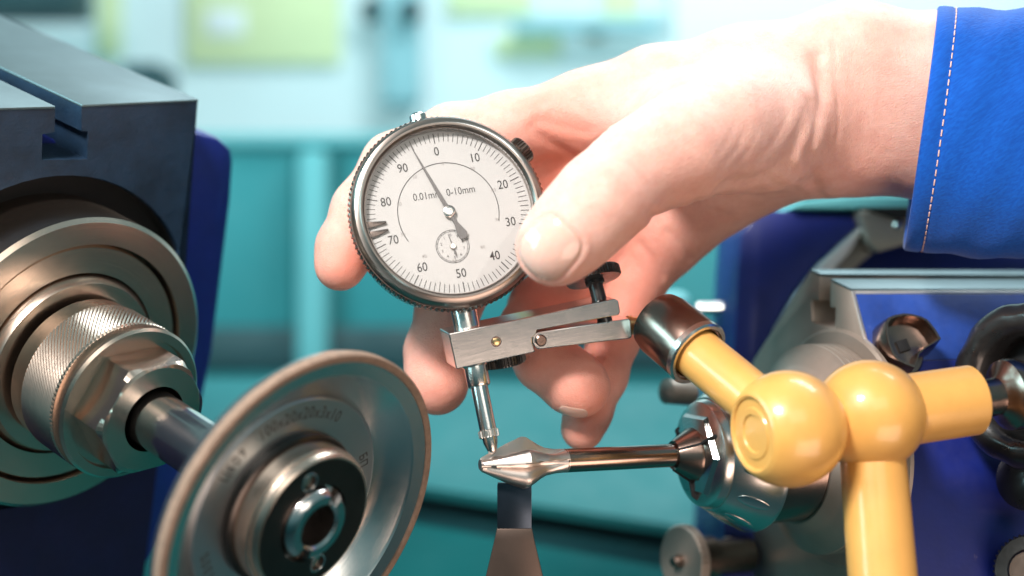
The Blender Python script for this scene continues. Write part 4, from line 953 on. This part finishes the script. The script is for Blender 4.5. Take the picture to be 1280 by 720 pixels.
# nails: curved plates that follow the finger
def nail(F, w, l, lift, nm='nail', arch=0.25, thick=0.45, sup=3.0):
    nu, nv = 20, 20; top = np.zeros((nv + 1, nu + 1, 3), np.float32)
    for j in range(nv + 1):
        for i in range(nu + 1):
            u, v = -1 + 2 * i / nu, -1 + 2 * j / nv
            # superellipse mapping of the square
            k = (abs(u) ** sup + abs(v) ** sup) ** (1 / sup); m = max(abs(u), abs(v)); f = m / k if k > 0 else 1
            p = F[0] + F[3] * u * w * f + F[2] * v * l * f + F[1] * 4.0
            for _ in range(14):
                s = float(sdf(p[None])[0]); p = p - F[1] * s * 0.9
            edge = 1 - m ** 6
            top[j, i] = p + F[1] * (lift + arch * (1 - u * u)) * (0.35 + 0.65 * edge)
    P = np.concatenate([top.reshape(-1, 3), (top - F[1] * thick).reshape(-1, 3)]); N = (nu + 1) * (nv + 1); Q = []
    for j in range(nv):
        for i in range(nu):
            a = j * (nu + 1) + i; Q.append((a, a + 1, a + nu + 2, a + nu + 1)); Q.append((N + a + nu + 1, N + a + nu + 2, N + a + 1, N + a))
    bd = [i for i in range(nu)] + [nu + j * (nu + 1) for j in range(nv)] + [nv * (nu + 1) + nu - i for i in range(nu)] + [(nv - j) * (nu + 1) for j in range(nv)]
    for k in range(len(bd)):
        a, b = bd[k], bd[(k + 1) % len(bd)]; Q.append((a, N + a, N + b, b))
    return mesh_np(nm, P, np.array(Q), M['nail'], person, HO)
nail(tn, tW, tL, 0.12)
rn = nail_frame(716, 519, vv(748, 516, 444) - vv(712, 500, 446)); nail(rn, 3.8, 4.6, 0.0, arch=0.1)
# sleeve
AX0, AX1 = vv(1150, 162, 456), vv(1500, 178, 436)
axd = (AX1 - AX0) / np.linalg.norm(AX1 - AX0); upv = np.array((0, 0, 1), np.float32); upv = upv - axd * (upv @ axd); upv /= np.linalg.norm(upv); fwv = np.cross(upv, axd)
def sleeve():
    nu, ns = 160, 60; rows = []
    prof = [(26, -2.5), (2.0, -2.5), (0.2, -1.6), (0.0, -0.6), (0.5, 0.1), (2, 0.35), (4.8, 0.35), (5.7, -0.25), (6.5, 0.3)] + [(8 + 90 * (k / 30) ** 1.1, 0.35 + 0.02 * k) for k in range(31)]
    for s, o in prof:
        ring = []
        for k in range(nu):
            a = 2 * math.pi * k / nu; ca, sa = math.cos(a), math.sin(a)
            rv, rh_ = 39.0 - s * 0.01, 31.0
            fold = 0.5 * math.sin(3 * a + s * 0.05) * min(1, s / 20) + 0.7 * math.sin(s * 0.15 + 2.2 * math.sin(a)) * min(1, s / 25) + 0.35 * math.sin(s * 0.43 + 5 * a) * min(1, s / 12) + 0.15 * math.sin(9 * a)
            r_ = o + fold
            x_off = 2.3 * sa - 1.2 * ca * 0        # the hem leans: top further right
            p = AX0 + axd * (s + x_off) + upv * (rv + r_) * sa + fwv * (rh_ + r_) * ca
            ring.append(p)
        rows.append(ring)
    P = np.array(rows, np.float32).reshape(-1, 3); Q = []
    for j in range(len(prof) - 1):
        for k in range(nu): Q.append((j * nu + k, j * nu + (k + 1) % nu, (j + 1) * nu + (k + 1) % nu, (j + 1) * nu + k))
    return P, np.array(Q), prof, rows
sP, sQ, sprof, srows = sleeve()
slv = mesh_np('sleeve', sP, sQ, M['cloth'], person, HO)
bm = NB(); o_ = np.array(HO, np.float32); row = np.array(srows[7]); row8 = row
nu = 160
for k in range(0, nu, 2):
    a, b = row8[k], row8[(k + 1) % nu]; b = a + (row8[(k + 2) % nu] - a) * 0.66; c = (a + b) / 2; n = c - (AX0 + axd * ((c - AX0) @ axd)); n /= np.linalg.norm(n); d = b - a; L_ = np.linalg.norm(d); t_ = d / L_; s_ = np.cross(n, t_)
    m = Matrix(((t_[0], s_[0], n[0], c[0] - o_[0] + n[0] * .28), (t_[1], s_[1], n[1], c[1] - o_[1] + n[1] * .28), (t_[2], s_[2], n[2], c[2] - o_[2] + n[2] * .28), (0, 0, 0, 1)))
    box(bm, -L_ / 2, L_ / 2, -.2, .2, -.25, .25, 0.1, m)
link('stitching', bm, M['thread'], slv, kind='stuff')
